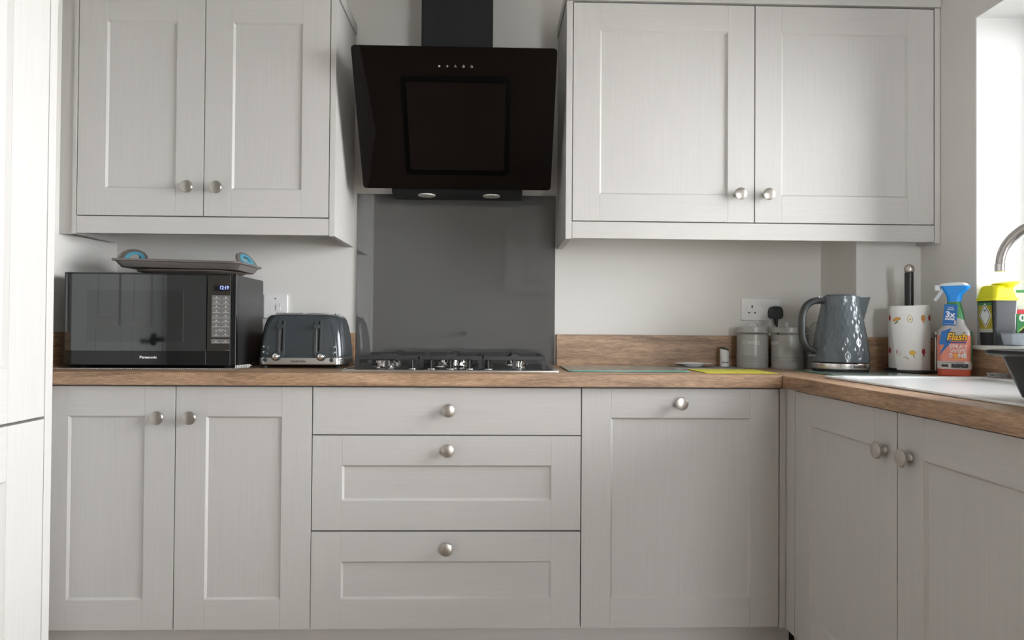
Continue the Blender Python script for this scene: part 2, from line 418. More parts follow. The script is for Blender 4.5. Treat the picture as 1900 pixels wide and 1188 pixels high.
room_door(1, Matrix.Translation((-1.262, -0.775, 0)) @ Matrix.Rotation(PI/2, 4, 'Z'), 0.68, 2.02, 0.10)
room_door(2, Matrix.Translation((-0.10, YF, 0)) @ Matrix.Rotation(PI, 4, 'Z'), 0.76, 2.0, 0.07)

# ---------------------------------------------------------------- cabinets
FR = 0.0935     # stile / rail width incl. chamfer
CH = 0.0055
def shaker(parent, x0, x1, z0, z1, knob=None, name='door', y=0.0, slab=False, label=None):
    """a shaker front whose face lies at local y (facing -y)"""
    b = MB(); T = 0.021; f = FR-CH; rec = 0.007; bv = 0.0009
    if slab:
        b.mat(1); b.box(x0, x1, y, y+T, z0, z1, 0.0015)
    else:
        b.mat(0)
        b.box(x0, x0+f, y, y+T, z0, z1, bv); b.box(x1-f, x1, y, y+T, z0, z1, bv)
        b.mat(1)
        b.box(x0+f, x1-f, y, y+T, z1-f, z1, bv); b.box(x0+f, x1-f, y, y+T, z0, z0+f, bv)
        o = [(x0+f, z0+f), (x1-f, z0+f), (x1-f, z1-f), (x0+f, z1-f)]
        i = [(x0+FR, z0+FR), (x1-FR, z0+FR), (x1-FR, z1-FR), (x0+FR, z1-FR)]
        vs = [(px, y+0.0006, pz) for px, pz in o] + [(px, y+rec, pz) for px, pz in i]
        b.mat(0); b.quads(vs, [(0, 4, 5, 1)][0:0] + [(0, 1, 5, 4), (1, 2, 6, 5), (2, 3, 7, 6), (3, 0, 4, 7)])
    d = part(name, b, ['paint_v', 'paint_h'], parent, label, smooth=25)
    if not slab:
        p = MB(); p.box(x0+FR-0.001, x1-FR+0.001, y+rec, y+rec+0.006, z0+FR-0.001, z1-FR+0.001)
        part('door_panel' if name == 'door' else 'drawer_panel', p, 'paint_v' if name == 'door' else 'paint_h', d)
    if knob: make_knob(d, knob[0], y, knob[1])
    return d
def make_knob(parent, x, y, z):
    k = MB()
    prof = [(0.0100, 0), (0.0100, 0.0015), (0.0085, 0.003), (0.0068, 0.005), (0.0058, 0.009), (0.0062, 0.013), (0.0095, 0.0165),
            (0.0172, 0.0185), (0.0196, 0.0200), (0.0198, 0.0225), (0.0188, 0.0240), (0.0176, 0.0243), (0.0170, 0.0250), (0.012, 0.0262), (0.006, 0.0268), (0, 0.0270)]
    k.lathe(prof, 40, Mx=front(x, y, z))
    part('knob', k, 'nickel', parent, 'round brushed nickel knob')
def carcass(parent, w, z0, z1, y0=0.0215, y1=0.44, top=True):
    c = MB(); t = 0.018
    c.box(0, t, y0, y1, z0, z1); c.box(w-t, w, y0, y1, z0, z1); c.box(t, w-t, y0, y1, z0, z0+t)
    c.box(t, w-t, y1-0.008, y1, z0+t, z1)
    if top: c.box(t, w-t, y0, y0+0.09, z1-t, z1); c.box(t, w-t, y1-0.1, y1-0.008, z1-t, z1)
    c.box(t, w-t, y0+0.03, y1-0.008, (z0+z1)/2, (z0+z1)/2+t)
    return part('carcass', c, 'carcass', parent)
ZB, ZT = 0.150, 0.865
# base double-door cabinet (left)
t = thing('base_cabinet', 'grey double-door base cabinet under the microwave', 'cabinet', (-1.2, 0, 0))
carcass(t, 0.799, ZB, 0.868)
shaker(t, 0.0015, 0.3985, ZB, ZT, (0.355, 0.774)); shaker(t, 0.4015, 0.7985, ZB, ZT, (0.4485, 0.774))
# drawer unit
t = thing('drawer_cabinet', 'grey three-drawer base cabinet beneath the gas hob', 'drawers', (-0.4, 0, 0))
carcass(t, 0.8, ZB, 0.868)
shaker(t, 0.0015, 0.7985, 0.7245, ZT, (0.403, 0.7985), 'drawer', slab=True)
shaker(t, 0.0015, 0.7985, 0.4410, 0.7215, (0.402, 0.680), 'drawer'); shaker(t, 0.0005, 0.7985, ZB, 0.4365, (0.400, 0.390), 'drawer')
# integrated appliance front
t = thing('dishwasher_cabinet', 'grey single tall front with one centred top knob, left of the corner', 'cabinet', (0.4, 0, 0))
carcass(t, 0.6, ZB, 0.868)
shaker(t, 0.0015, 0.5985, ZB, ZT, (0.297, 0.822))
# sink cabinet on the right-hand run (faces -X)
t = thing('sink_cabinet', 'grey double-door base cabinet under the white sink', 'cabinet', (1.0218, -0.0580, 0), -PI/2)
carcass(t, 1.0, ZB, 0.868, 0.0215, 0.565)
b = MB(); b.box(-0.088, -0.058, -0.0203, -0.0012, 0.146, 0.868, 0.001); b.box(-0.088, -0.002, -0.0002, 0.0212, 0.146, 0.868, 0.001); part('corner_post', b, 'paint_v', t)
shaker(t, 0.0005, 0.4975, ZB, ZT, (0.453, 0.774)); shaker(t, 0.5005, 0.9975, ZB, ZT, (0.545, 0.774))
t = thing('base_cabinet', 'grey single-door base cabinet next to the sink cabinet, nearest the camera', 'cabinet', (1.0218, -1.0595, 0), -PI/2)
carcass(t, 0.6, ZB, 0.700, 0.0215, 0.565, False); shaker(t, 0.0015, 0.5985, ZB, ZT, (0.545, 0.774))
# plinths
b = MB(); b.box(-1.255, 1.05, 0.045, 0.063, 0.002, 0.147); o = part('plinth', b, 'paint_h'); tag(o, 'grey kickboard under the back row of base cabinets', 'kickboard')
b = MB(); b.box(1.066, 1.084, -1.66, 0.043, 0.002, 0.147); o = part('plinth', b, 'paint_h'); tag(o, 'grey kickboard under the sink-side base cabinets', 'kickboard')

# wall cabinets
YW = 0.169
def wall_cabinet(label, xl, dw, cat='cabinet', left_fill=False, knobs=None):
    w = 2*dw; t = thing('wall_cabinet', label, cat, (xl, YW, 1.336))
    z = lambda v: v-1.336
    c = MB(); c.box(0, 0.018, 0.022, 0.294, z(1.394), z(2.114)); c.box(w-0.018, w, 0.022, 0.294, z(1.394), z(2.114))
    for zz in (1.394, 1.75, 2.096): c.box(0.018, w-0.018, 0.022, 0.294, z(zz), z(zz)+0.018)
    c.box(0.018, w-0.018, 0.286, 0.294, z(1.41), z(2.1)); part('carcass', c, 'carcass', t)
    for k in (0, 1): shaker(t, k*dw+0.0015, (k+1)*dw-0.0015, z(1.3964), z(2.1114), (knobs[k]-xl, z(1.487)))
    p = MB(); p.box(0, w, 0.0, 0.02, z(1.3385), z(1.3930), 0.001); part('pelmet', p, 'paint_h', t)
    return t, w, z
t, w, z = wall_cabinet('grey double-door wall cabinet left of the extractor hood', -1.2, 0.4005, knobs=(-0.845, -0.7525))
p = MB(); p.box(w+0.0012, w+0.0195, -0.001, 0.294, z(1.336), z(2.116), 0.001); part('end_panel', p, 'paint_v', t)
p = MB(); p.box(-0.0135, -0.0012, -0.001, 0.235, z(1.336), z(2.116), 0.001); part('end_panel', p, 'paint_v', t)
p = MB(); p.box(-0.0575, -0.014, 0.006, 0.024, z(1.336), z(2.116), 0.0005); part('filler_strip', p, 'paint_v', t)
p = MB(); p.box(-0.057, w+0.024, -0.006, 0.294, z(2.1175), z(2.155), 0.002); part('cornice', p, 'paint_h', t)
t, w, z = wall_cabinet('grey double-door wall cabinet right of the extractor hood', 0.388, 0.6005, knobs=(0.9350, 1.0285))
p = MB(); p.box(-0.0215, -0.0012, -0.001, 0.294, z(1.336), z(2.116), 0.001); part('end_panel', p, 'paint_v', t)
p = MB(); p.box(w+0.0012, w+0.0195, -0.001, 0.085, z(1.334), z(2.116), 0.001); part('end_panel', p, 'paint_v', t)
p = MB(); p.box(-0.026, w+0.0195, -0.006, 0.070, z(2.1175), z(2.155), 0.002); p.box(-0.026, w-0.25, 0.07, 0.294, z(2.1175), z(2.155), 0.002); part('cornice', p, 'paint_h', t)

# tall unit at the left edge (faces +X)
t = thing('tall_cabinet', 'tall pale cabinet with two stacked doors along the left edge', 'cabinet', (-0.642, -1.422, 0), PI/2)
c = MB(); c.box(0, 0.6, 0.0215, 0.60, 0.12, 2.36); part('carcass', c, 'carcass', t)
shaker(t, 0.0025, 0.6, 0.8855, 2.30); shaker(t, 0.0025, 0.6, 0.150, 0.8810)
p = MB(); p.box(0.6015, 0.621, 0.0, 0.612, 0.0, 2.36, 0.001); part('end_panel', p, 'paint_v', t)
p = MB(); p.box(0, 0.6, 0.05, 0.066, 0.0, 0.119); part('kickboard', p, 'paint_h', t)
# wall cabinet behind the camera, mirrored in the splashback
t = thing('wall_cabinet', 'grey wall cabinet on the opposite wall, mirrored in the splashback', 'cabinet', (0.84, YF+0.33, 1.40), PI)
c = MB(); c.box(0, 0.6, 0.0215, 0.329, 0, 0.72); part('carcass', c, 'carcass', t)
shaker(t, 0.0015, 0.2985, 0.003, 0.718, (0.255, 0.09)); shaker(t, 0.3015, 0.5985, 0.003, 0.718, (0.345, 0.09))

# ---------------------------------------------------------------- worktops, upstands, splashback
ZW = 0.908
b = MB(); b.box(-1.258, 1.0005, -0.020, YB-0.001, 0.870, ZW, 0.003)
o = part('worktop', b, 'oak_x'); tag(o, 'long oak-effect worktop carrying the gas hob and microwave', 'worktop')
b = MB(); HX = (1.13, 1.52, -1.42, -1.06)
b.prism([(HX[0], YB-0.001), (HX[0], -0.10), (XR-0.001, -0.10), (XR-0.001, 0.270), (1.371, 0.249), (1.354, YB-0.001)], 0.870, ZW)
b.box(1.0015, HX[0], -1.95, YB-0.001, 0.870, ZW, 0.0025); b.box(HX[1], XR-0.001, -1.95, -0.10, 0.870, ZW)
b.box(HX[0], HX[1], HX[3], -0.10, 0.870, ZW); b.box(HX[0], HX[1], -1.95, HX[2], 0.870, ZW)
o = part('worktop', b, 'oak_y'); tag(o, 'oak-effect worktop on the right holding the white sink', 'worktop')
b = MB(); b.box(-1.238, -0.369, YB-0.0185, YB-0.0005, ZW+0.0005, 1.022, 0.0008)
o = part('upstand', b, 'oak_x'); tag(o, 'oak-effect upstand strip behind the toaster and microwave', 'upstand')
b = MB(); b.prism([(-1.2375, YB-0.02), (-1.2595, 0.15), (-1.2615, -0.018), (-1.2435, -0.018), (-1.2415, 0.15), (-1.2195, YB-0.02)], ZW+0.0005, 1.022)
o = part('upstand', b, 'oak_y'); tag(o, 'short oak-effect upstand strip on the left wall beside the microwave', 'upstand')
b = MB(); b.box(0.3665, 1.353, YB-0.0185, YB-0.0005, ZW+0.0005, 1.022, 0.0008)
o = part('upstand', b, 'oak_x'); tag(o, 'long oak-effect upstand strip behind the white dish and grey canisters', 'upstand')
t = thing('upstand', 'oak-effect upstand with capping strip behind the kitchen roll', 'upstand', (1.372, 0.25, ZW))
ang = math.atan2(0.022, 0.24); RM = Matrix.Rotation(ang, 4, 'Z')
b = MB(); b.box(-0.018, 0.232, -0.0186, -0.0006, 0.0005, 0.0870, 0.0008, Mx=RM); part('board', b, 'oak_x', t)
b = MB(); b.box(-0.019, 0.232, -0.0200, -0.0006, 0.0885, 0.1140, 0.0008, Mx=RM); part('capping_strip', b, 'oak_x', t)
b = MB(); b.box(XR-0.0185, XR-0.0005, 0.012, 0.248, ZW+0.0005, 1.022, 0.0008); b.box(XR-0.0185, XR-0.0005, -1.95, 0.012, ZW+0.0005, 0.9885, 0.0008)
o = part('upstand', b, 'oak_y'); tag(o, 'oak-effect upstand on the right wall below the window sill', 'upstand')
b = MB(); b.box(-0.367, 0.360, YB-0.0075, YB-0.0005, ZW+0.0008, 1.532, 0.0006)
o = part('splashback', b, 'splash'); tag(o, 'dark grey glossy glass splashback behind the gas hob', 'splashback')

# ---------------------------------------------------------------- cooker hood
t = thing('cooker_hood', 'black angled glass extractor hood with chimney above the hob', 'cooker hood', (0.006, 0.0, 1.512))
z0 = 1.512
lo = Vector((0, 0.315, 1.523-z0)); hi = Vector((0, 0.086, 1.923-z0)); vv = (hi-lo).normalized(); L = (hi-lo).length
nn = Vector((1, 0, 0)).cross(vv)    # outward normal
GM = Matrix.Translation(lo) @ Matrix(((1, vv.x, nn.x, 0), (0, vv.y, nn.y, 0), (0, vv.z, nn.z, 0), (0, 0, 0, 1)))
def off(poly, du, dv): return [(x+du, y+dv) for x, y in poly]
b = MB(); b.prism(off(rrect(0.647, L, 0.012), 0, L/2), -0.008, 0.0, 0.0012, Mx=GM); part('glass_panel', b, 'hood_glass', t)
gp = t.children[-1] if t.children else None
v0, v1 = 0.138*L, 0.784*L
b = MB(); b.prism(off(rrect(0.352, v1-v0+0.026, 0.012), 0.002, (v0+v1)/2), 0.0002, 0.0022, 0.0006, Mx=GM); part('suction_frame', b, 'hood_frame', t)
b = MB(); b.prism(off(rrect(0.318, v1-v0-0.012, 0.008), 0.002, (v0+v1)/2), 0.0026, 0.0085, 0.001, Mx=GM); part('suction_panel', b, 'hood_inner', t)
def IM(u): return GM @ Matrix.Translation((u, 0.874*L, 0.0004))
def icon(k, draw):
    b = MB(); draw(b, IM(0.002+(k-2)*0.0257)); part('touch_icon', b, 'pale_print', t)
def star(n, r0, r1, a0=PI/2):
    return [((r0 if i % 2 == 0 else r1)*math.cos(a0+PI*i/n), (r0 if i % 2 == 0 else r1)*math.sin(a0+PI*i/n)) for i in range(2*n)]
def ring(b, mx, r, wdt, a0, a1, n=14):
    for i in range(n):
        a, c = a0+(a1-a0)*i/n, a0+(a1-a0)*(i+1)/n
        b.prism([(r*math.cos(a), r*math.sin(a)), ((r+wdt)*math.cos(a), (r+wdt)*math.sin(a)), ((r+wdt)*math.cos(c), (r+wdt)*math.sin(c)), (r*math.cos(c), r*math.sin(c))], 0, 0.0003, Mx=mx)
icon(0, lambda b, mx: b.prism(star(5, 0.0046, 0.0019), 0, 0.0003, Mx=mx))
icon(1, lambda b, mx: b.prism(star(4, 0.0046, 0.0014), 0, 0.0003, Mx=mx))
def fan(b, mx):
    for k in range(3):
        a = PI/2+2*PI*k/3; b.prism([(0.0026*math.cos(a)+x, 0.0026*math.sin(a)+y) for x, y in rrect(0.0026, 0.0026, 0.0011, 3)], 0, 0.0003, Mx=mx)
icon(2, fan)
icon(3, lambda b, mx: (ring(b, mx, 0.0022, 0.0011, 0, 2*PI), b.prism(off(rrect(0.003, 0.0012, 0.0005, 2), 0, 0.0040), 0, 0.0003, Mx=mx)))
icon(4, lambda b, mx: (ring(b, mx, 0.0026, 0.0011, PI*0.75, PI*2.25), b.prism(off(rrect(0.0011, 0.003, 0.0005, 2), 0, 0.0034), 0, 0.0003, Mx=mx)))
# motor box behind the glass: side profile extruded across x
prof = [(0.456, 0.0), (0.335, 0.0), (0.318, 0.030), (0.120, 0.376), (0.150, 0.392), (0.456, 0.392)]
XP = Matrix(((0, 0, 1, 0), (1, 0, 0, 0), (0, 1, 0, 0), (0, 0, 0, 1)))
b = MB(); b.prism(prof, -0.228, 0.226, 0, Mx=XP); part('motor_box', b, 'hood_matt', t); mbx = [c for c in bpy.data.objects if c.name.startswith('motor_box')][0]
for lx in (-0.110, 0.118):
    l = MB(); l.lathe([(0.030, 0), (0.030, -0.004), (0.026, -0.0045), (0, -0.0045)], 24, Mx=Matrix.Translation((lx, 0.362, -0.0003))); part('lamp', l, ['lens'], mbx)
b = MB(); b.box(-0.119, 0.119, 0.225, 0.456, 0.393, H-z0-0.002, 0.0015); part('chimney', b, 'hood_matt', t)

# ---------------------------------------------------------------- gas hob
t = thing('gas_hob', 'black and steel five-burner gas hob set in the worktop', 'hob', (0.002, 0.0, ZW))
b = MB(); b.loft([(0.0002, 0.677, 0.372, 0.012, 0, 0.246), (0.0045, 0.677, 0.372, 0.012, 0, 0.246), (0.0062, 0.670, 0.365, 0.010, 0, 0.246)]); part('steel_tray', b, 'steel', t)
b = MB(); b.loft([(0.0064, 0.640, 0.336, 0.010, 0, 0.248), (0.0072, 0.636, 0.332, 0.010, 0, 0.248)]); part('tray_centre', b, 'mw_side', t, 'dark grey centre of the tray')
def burner(x, y, r, wok=False):
    b = MB(); h = 0.0075
    b.lathe([(r*1.25, h), (r*1.2, h+0.003), (r*0.92, h+0.005), (r*0.92, h+0.014), (r*1.05, h+0.0155), (r*1.05, h+0.0225), (r*0.9, h+0.024), (0, h+0.024)], 40, Mx=Matrix.Translation((x, y, 0)))
    n = max(16, int(r*900))
    o = part('burner', b, 'chrome', t)
    c = MB()
    for k in range(n):
        a = 2*PI*k/n; c.box(r*1.045, r*1.056, -0.0011, 0.0011, h+0.0175, h+0.0222, Mx=Matrix.Translation((x, y, 0)) @ Matrix.Rotation(a, 4, 'Z'))
    part('flame_slots', c, 'dark_void', o)
    c = MB(); c.lathe([(r*1.02, h+0.0245), (r*1.10, h+0.0255), (r*1.10, h+0.0285), (r*0.95, h+0.031), (0, h+0.0315)], 40, Mx=Matrix.Translation((x, y, 0)))
    part('burner_cap', c, 'black_matt', o)
burner(-0.212, 0.165, 0.034); burner(-0.212, 0.335, 0.027); burner(0.0, 0.250, 0.060); burner(0.212, 0.165, 0.019); burner(0.212, 0.335, 0.034)
def support(xc, w):
    b = MB(); y0, y1 = 0.105, 0.405; zt = 0.0475; r = 0.0045; hw = w/2
    def bar(x0, x1, ya, yb, z0=zt-0.013, z1=zt): b.box(min(x0, x1), max(x0, x1), min(ya, yb), max(ya, yb), z0, z1, 0.0012)
    bar(xc-hw, xc+hw, y0-r, y0+r); bar(xc-hw, xc+hw, y1-r, y1+r)
    bar(xc-hw, xc-hw+2*r, y0+r, y1-r); bar(xc+hw-2*r, xc+hw, y0+r, y1-r)
    bar(xc-hw+2*r, xc-0.020, 0.166-r, 0.166+r); bar(xc+0.020, xc+hw-2*r, 0.166-r, 0.166+r)
    bar(xc-hw+2*r, xc-0.020, 0.336-r, 0.336+r); bar(xc+0.020, xc+hw-2*r, 0.336-r, 0.336+r)
    for ya, yb in ((y0+r, 0.145), (0.19, 0.31), (0.36, y1-r)): bar(xc-r, xc+r, ya, yb)
    for ys in (y0, y1): b.prism([(xc-0.016, 0), (xc+0.016, 0), (xc+0.007, 0.007), (xc-0.007, 0.007)], -r, r, Mx=Matrix.Translation((0, ys, zt-0.001)) @ RX90)
    for xx in (xc-hw, xc+hw-2*r-0.004):
        for ys in (y0, y1): b.box(xx, xx+2*r+0.004, ys-r, ys+r, 0.0074, zt-0.0128, 0.0)
    for ys in (y0,): b.box(xc-r, xc+r, ys-r, ys+r, 0.0074, zt-0.0128, 0.0)
    part('pan_support', b, 'cast_iron', t)
support(-0.2005, 0.196); support(0.0, 0.196); support(0.2005, 0.196)
for kx in (-0.118, -0.059, 0.0, 0.059, 0.118):
    b = MB(); b.lathe([(0.0115, 0.0073), (0.0115, 0.0095), (0.0088, 0.0105), (0.0082, 0.036), (0.0070, 0.037), (0, 0.037)], 24, Mx=Matrix.Translation((kx, 0.086, 0)))
    k = part('control_knob', b, 'black_gloss', t)
    b = MB(); b.lathe([(0.0135, 0.0072), (0.0135, 0.0088), (0.0117, 0.0090)], 24, Mx=Matrix.Translation((kx, 0.086, 0)), cap=False); part('knob_collar', b, 'chrome', k)

# ---------------------------------------------------------------- microwave
mw_ang = math.atan2(0.020, 0.524)
t = thing('microwave', 'black microwave oven with mirrored door and keypad on the left worktop', 'microwave', (-1.199, 0.112, 0.9105), mw_ang)
W, D, HH = 0.522, 0.285, 0.2985
b = MB(); b.box(0.004, W-0.001, 0.024, D, 0.010, HH-0.002, 0.004); part('body', b, 'mw_side', t)
b = MB(); b.box(0, W*0.828-0.0008, 0.0, 0.023, 0.008, HH, 0.004); d = part('door', b, 'black_gloss', t)
b = MB(); b.box(W*0.828+0.0008, W-0.0165, 0.0, 0.023, 0.008, HH, 0.002); b.box(W-0.0160, W, 0.001, 0.023, 0.008, HH, 0.003); cp = part('control_panel', b, 'black_gloss', t)
zs = 0.0545
b = MB(); b.box(0.006, W*0.826, -0.0012, -0.0002, zs, HH-0.006); part('door_glass', b, 'mw_glass', d)
b = MB(); b.box(W*0.134, W*0.691, -0.0016, -0.0012, zs+0.027, HH-0.055); part('viewing_window', b, 'mw_window', d)
b = MB(); b.text('Panasonic', 0.0112, front(W*0.49, -0.0002, 0.034), bold=0.00025, width=0.052); part('lettering', b, 'white_print', d)
b = MB(); b.box(W*0.8335, W-0.0185, -0.0012, -0.0002, zs, HH-0.006); part('panel_glass', b, 'mw_panel', cp)
dx = lambda px: (px-135)/1302*W
dz = lambda py: 0.008+(1010-py)/740*(HH-0.008)
b = MB(); b.box(dx(1268), dx(1387), -0.0018, -0.0012, dz(411), dz(362)); part('display', b, 'display', cp)
b = MB(); b.text('12:19', 0.0165, front(dx(1345), -0.0019, dz(384)), bold=0.0001, width=0.026); part('clock_digits', b, 'digits', cp)
b = MB(); b.mat(0); b.box(dx(1252), dx(1393), -0.0018, -0.0012, dz(780), dz(445)); b.box(dx(1250), dx(1392), -0.0018, -0.0012, dz(831), dz(795))
b.mat(1)
for py in (481, 518, 554, 585, 628, 663, 698): b.box(dx(1254), dx(1391), -0.0020, -0.0018, dz(py+1), dz(py))
for i, py in enumerate((460, 495, 532, 570, 608, 645, 682, 757, 812)):
    for px, ww in ((1288, 52), (1360, 40 if i < 4 else 54)):
        b.box(dx(px-ww/2), dx(px+ww/2), -0.0020, -0.0018, dz(py+13), dz(py+10))
        b.prism([(x+dx(px), y+dz(py)) for x, y in rrect(0.0045, 0.0040, 0.0018, 3)], 0.0018, 0.0020, Mx=RX90)
for s, px in ((-1, 1287), (1, 1358)): b.prism([(dx(px)-s*0.002, dz(729)-0.0028), (dx(px)+s*0.0032, dz(729)), (dx(px)-s*0.002, dz(729)+0.0028)][::s], 0.0018, 0.0021, Mx=RX90)
b.box(dx(1300), dx(1345), -0.0020, -0.0018, dz(722), dz(719)); b.box(dx(1308), dx(1338), -0.0020, -0.0018, dz(732), dz(729))
part('keypad', b, ['keypad', 'pale_print'], cp)
b = MB(); b.box(dx(1362), dx(1392), -0.0018, -0.0012, dz(887), dz(883)); part('model_plate', b, 'keypad', cp)
for fx in (0.04, W-0.04):
    for fy in (0.04, D-0.04):
        b = MB(); b.lathe([(0.012, 0.0005), (0.013, 0.010), (0, 0.010)], 16, Mx=Matrix.Translation((fx, fy, 0))); part('foot', b, 'black_matt', t)
b = MB(); b.lathe([(0.0022, 0), (0.0022, 0.001), (0, 0.0015)], 12, Mx=Matrix.Translation((W-0.001, 0.085, 0.047)) @ Matrix.Rotation(PI/2, 4, 'Y')); part('side_screw', b, 'chrome', t)

def mesh_mat(name, label, w, d, mats, loc, rz=0.0, thick=0.0022, curl=False):
    """non-slip mesh mat: a thin sheet with a fringe of round cells along its edges"""
    b = MB(); b.mat(0); b.box(0, w, 0, d, 0, thick)
    b.mat(1); n = int(w/0.0065)
    for k in range(n):
        b.box(0.0012+k*w/n, 0.0012+(k+0.55)*w/n, -0.0022, 0.0012, 0.0002, thick+0.0004)
    if curl:
        nn_ = 9
        for k in range(nn_):
            a = k/(nn_-1)
            b.tube([(w+0.003+a*0.032, -0.004+a*0.028, 0.0035+a*0.003), (w+0.002+a*0.032, 0.004+a*0.028, 0.0115+a*0.003), (w+0.006+a*0.032, 0.012+a*0.028, 0.006+a*0.003)], 0.0015, 6)
        b.quads([(w-0.004, 0.001, 0.0012), (w+0.036, 0.030, 0.0036), (w+0.034, 0.045, 0.010), (w-0.004, 0.022, 0.004)], [(0, 1, 2, 3)])
    o = part(name, b, mats); o.location = loc; o.rotation_euler = (0, 0, rz); tag(o, label, 'mat'); return o
mesh_mat('mesh_mat', 'charcoal mesh mat with a pale curled corner under the microwave', 0.545, 0.27, ['mat_dark', 'mat_pale'], (-1.221, 0.103, ZW+0.0002), mw_ang, 0.0020, True)
mesh_mat('mesh_mat', 'grey mesh mat under the white dish', 0.235, 0.135, ['mat_grey', 'mat_pale'], (0.766, 0.292, ZW+0.0003))
mesh_mat('mesh_mat', 'yellow mesh mat at the front of the worktop near the corner', 0.224, 0.195, ['mat_yellow', 'mat_yellow'], (0.792, 0.050, ZW+0.0003))

# bakeware on the microwave
t = thing('baking_tray', 'large grey baking tray with teal grip handles, topmost on the microwave', 'baking tray', (-0.873, 0.245, 1.2262), 0.02)
b = MB()
wt, dt = 0.410, 0.225
zr = 0.025
tilt = Matrix.Rotation(math.radians(1.0), 4, 'Y')
b.loft([(0.0, 0.360, 0.185, 0.02), (0.002, 0.366, 0.191, 0.022), (zr-0.006, 0.392, 0.213, 0.024), (zr-0.005, 0.408, 0.228, 0.028), (zr+0.001, 0.410, 0.230, 0.028), (zr+0.002, 0.398, 0.218, 0.026), (0.004, 0.362, 0.188, 0.02)], Mx=tilt)
part('tray_body', b, 'tray_grey', t)
def grip(s, tiltg):
    """upswept end handle with an oval opening, silicone-lined"""
    b = MB(); n = 20; outer = []; inner = []
    for k in range(n+1):
        a = PI*k/n
        outer.append((0.092*math.cos(a), 0.046*math.sin(a)**0.85))
        inner.append((0.056*math.cos(a), 0.008+0.028*math.sin(a)**0.8))
    mx = Matrix.Translation((s*(wt/2-0.016), 0, zr-0.002)) @ Matrix.Rotation(s*PI/2, 4, 'Z') @ Matrix.Rotation(PI/2+tiltg, 4, 'X')
    for k in range(n):
        b.prism([outer[k], outer[k+1], inner[k+1], inner[k]], -0.003, 0.003, Mx=tilt @ mx)
    b.prism([(-0.090, 0.0), (0.090, 0.0), (0.056, 0.0085), (-0.056, 0.0085)], -0.003, 0.003, Mx=tilt @ mx)
    o = part('grip_handle', b, 'tray_grey', t)
    b = MB()
    i2 = [(x*0.70, 0.012+(y-0.008)*0.66) for x, y in inner]
    for k in range(n): b.prism([(inner[k][0]*1.12, inner[k][1]*1.12-0.0005), (inner[k+1][0]*1.12, inner[k+1][1]*1.12-0.0005), i2[k+1], i2[k]], -0.0045, 0.0045, Mx=tilt @ mx)
    b.prism([(-0.060, 0.006), (0.060, 0.006), (0.039, 0.0125), (-0.039, 0.0125)], -0.0045, 0.0045, Mx=tilt @ mx)
    part('silicone_grip', b, 'tray_blue', o)
grip(-1, -0.45); grip(1, -0.45)
t_ = MB(); t_.loft([(0.0005, 0.255, 0.15, 0.06), (0.0015, 0.262, 0.156, 0.06), (0.0085, 0.318, 0.206, 0.082), (0.0110, 0.325, 0.212, 0.085), (0.0118, 0.323, 0.210, 0.085), (0.0095, 0.314, 0.202, 0.081), (0.0025, 0.258, 0.152, 0.058)])
o = part('baking_pan', t_, 'pan_steel'); o.location = (-0.864, 0.245, 1.2095); o.rotation_euler = (0, 0, 0.02); tag(o, 'shallow tarnished metal pan between the grey tray and the microwave top', 'baking pan')

# ---------------------------------------------------------------- toaster
t = thing('toaster', 'slate grey four-slice toaster with steel base band beside the microwave', 'toaster', (-0.4955, 0.292, ZW), 0.02)
TW, TD = 0.272, 0.19
secs = [(0.034, 0.274, 0.190, 0.026), (0.060, 0.272, 0.188, 0.027), (0.100, 0.266, 0.183, 0.030), (0.140, 0.252, 0.174, 0.034), (0.158, 0.242, 0.168, 0.036), (0.168, 0.232, 0.160, 0.036), (0.1745, 0.216, 0.146, 0.036), (0.1775, 0.190, 0.124, 0.034), (0.1795, 0.15, 0.09, 0.03)]
b = MB(); b.loft(secs, 8); part('body', b, 'toaster', t)
b = MB(); b.loft([(0.012, 0.276, 0.192, 0.026), (0.0135, 0.2775, 0.1935, 0.027), (0.0325, 0.2765, 0.1925, 0.027), (0.034, 0.275, 0.191, 0.026)], 8); part('base_band', b, 'steel', t)
def ty(z):
    for a, c in zip(secs, secs[1:]):
        if a[0] <= z <= c[0]: return -(a[2]+(c[2]-a[2])*(z-a[0])/(c[0]-a[0]))/2
    return -secs[0][2]/2
tz = lambda py: 0.012+(1062-py)/(1062-100)*0.166     # detail-crop rows -> height
tx = lambda px: (px-845)/1540*0.274
for cx in (510, 1175):
    x = tx(cx-15)
    b = MB(); zt_, zb_ = tz(195), tz(925); hgt = zt_-zb_
    mid = (zt_+zb_)/2; sl = math.atan2(ty(zt_)-ty(zb_), hgt)
    mx = Matrix.Translation((x, (ty(zt_)+ty(zb_))/2-0.0030, mid)) @ Matrix.Rotation(PI/2-sl, 4, 'X')
    b.prism(rrect(0.0235, hgt, 0.0117, 8), -0.006, 0.0022, 0.0010, Mx=mx); lv = part('lever_channel', b, 'kettle_handle', t)
    b = MB(); b.prism(off(rrect(0.0045, hgt*0.80, 0.002, 3), 0.0035, 0.006), 0.0023, 0.0028, Mx=mx); part('lever_slot', b, 'dark_void', lv)
    b = MB(); b.prism(off(rrect(0.0016, hgt*0.72, 0.0007, 2), -0.0042, -0.002), 0.0023, 0.0030, Mx=mx); part('channel_trim', b, 'chrome', lv)
    b = MB(); zl = tz(300)
    pl = [(-0.0118, 0), (0.0118, 0)] + [(0.0118*math.cos(a), -0.016*math.sin(a)) for a in [PI*k/12 for k in range(1, 12)]]
    b.prism(pl, 0, 0.014, 0.001, Mx=front(x-0.001, ty(zl)-0.004, zl)); part('lever', b, 'toaster', t)
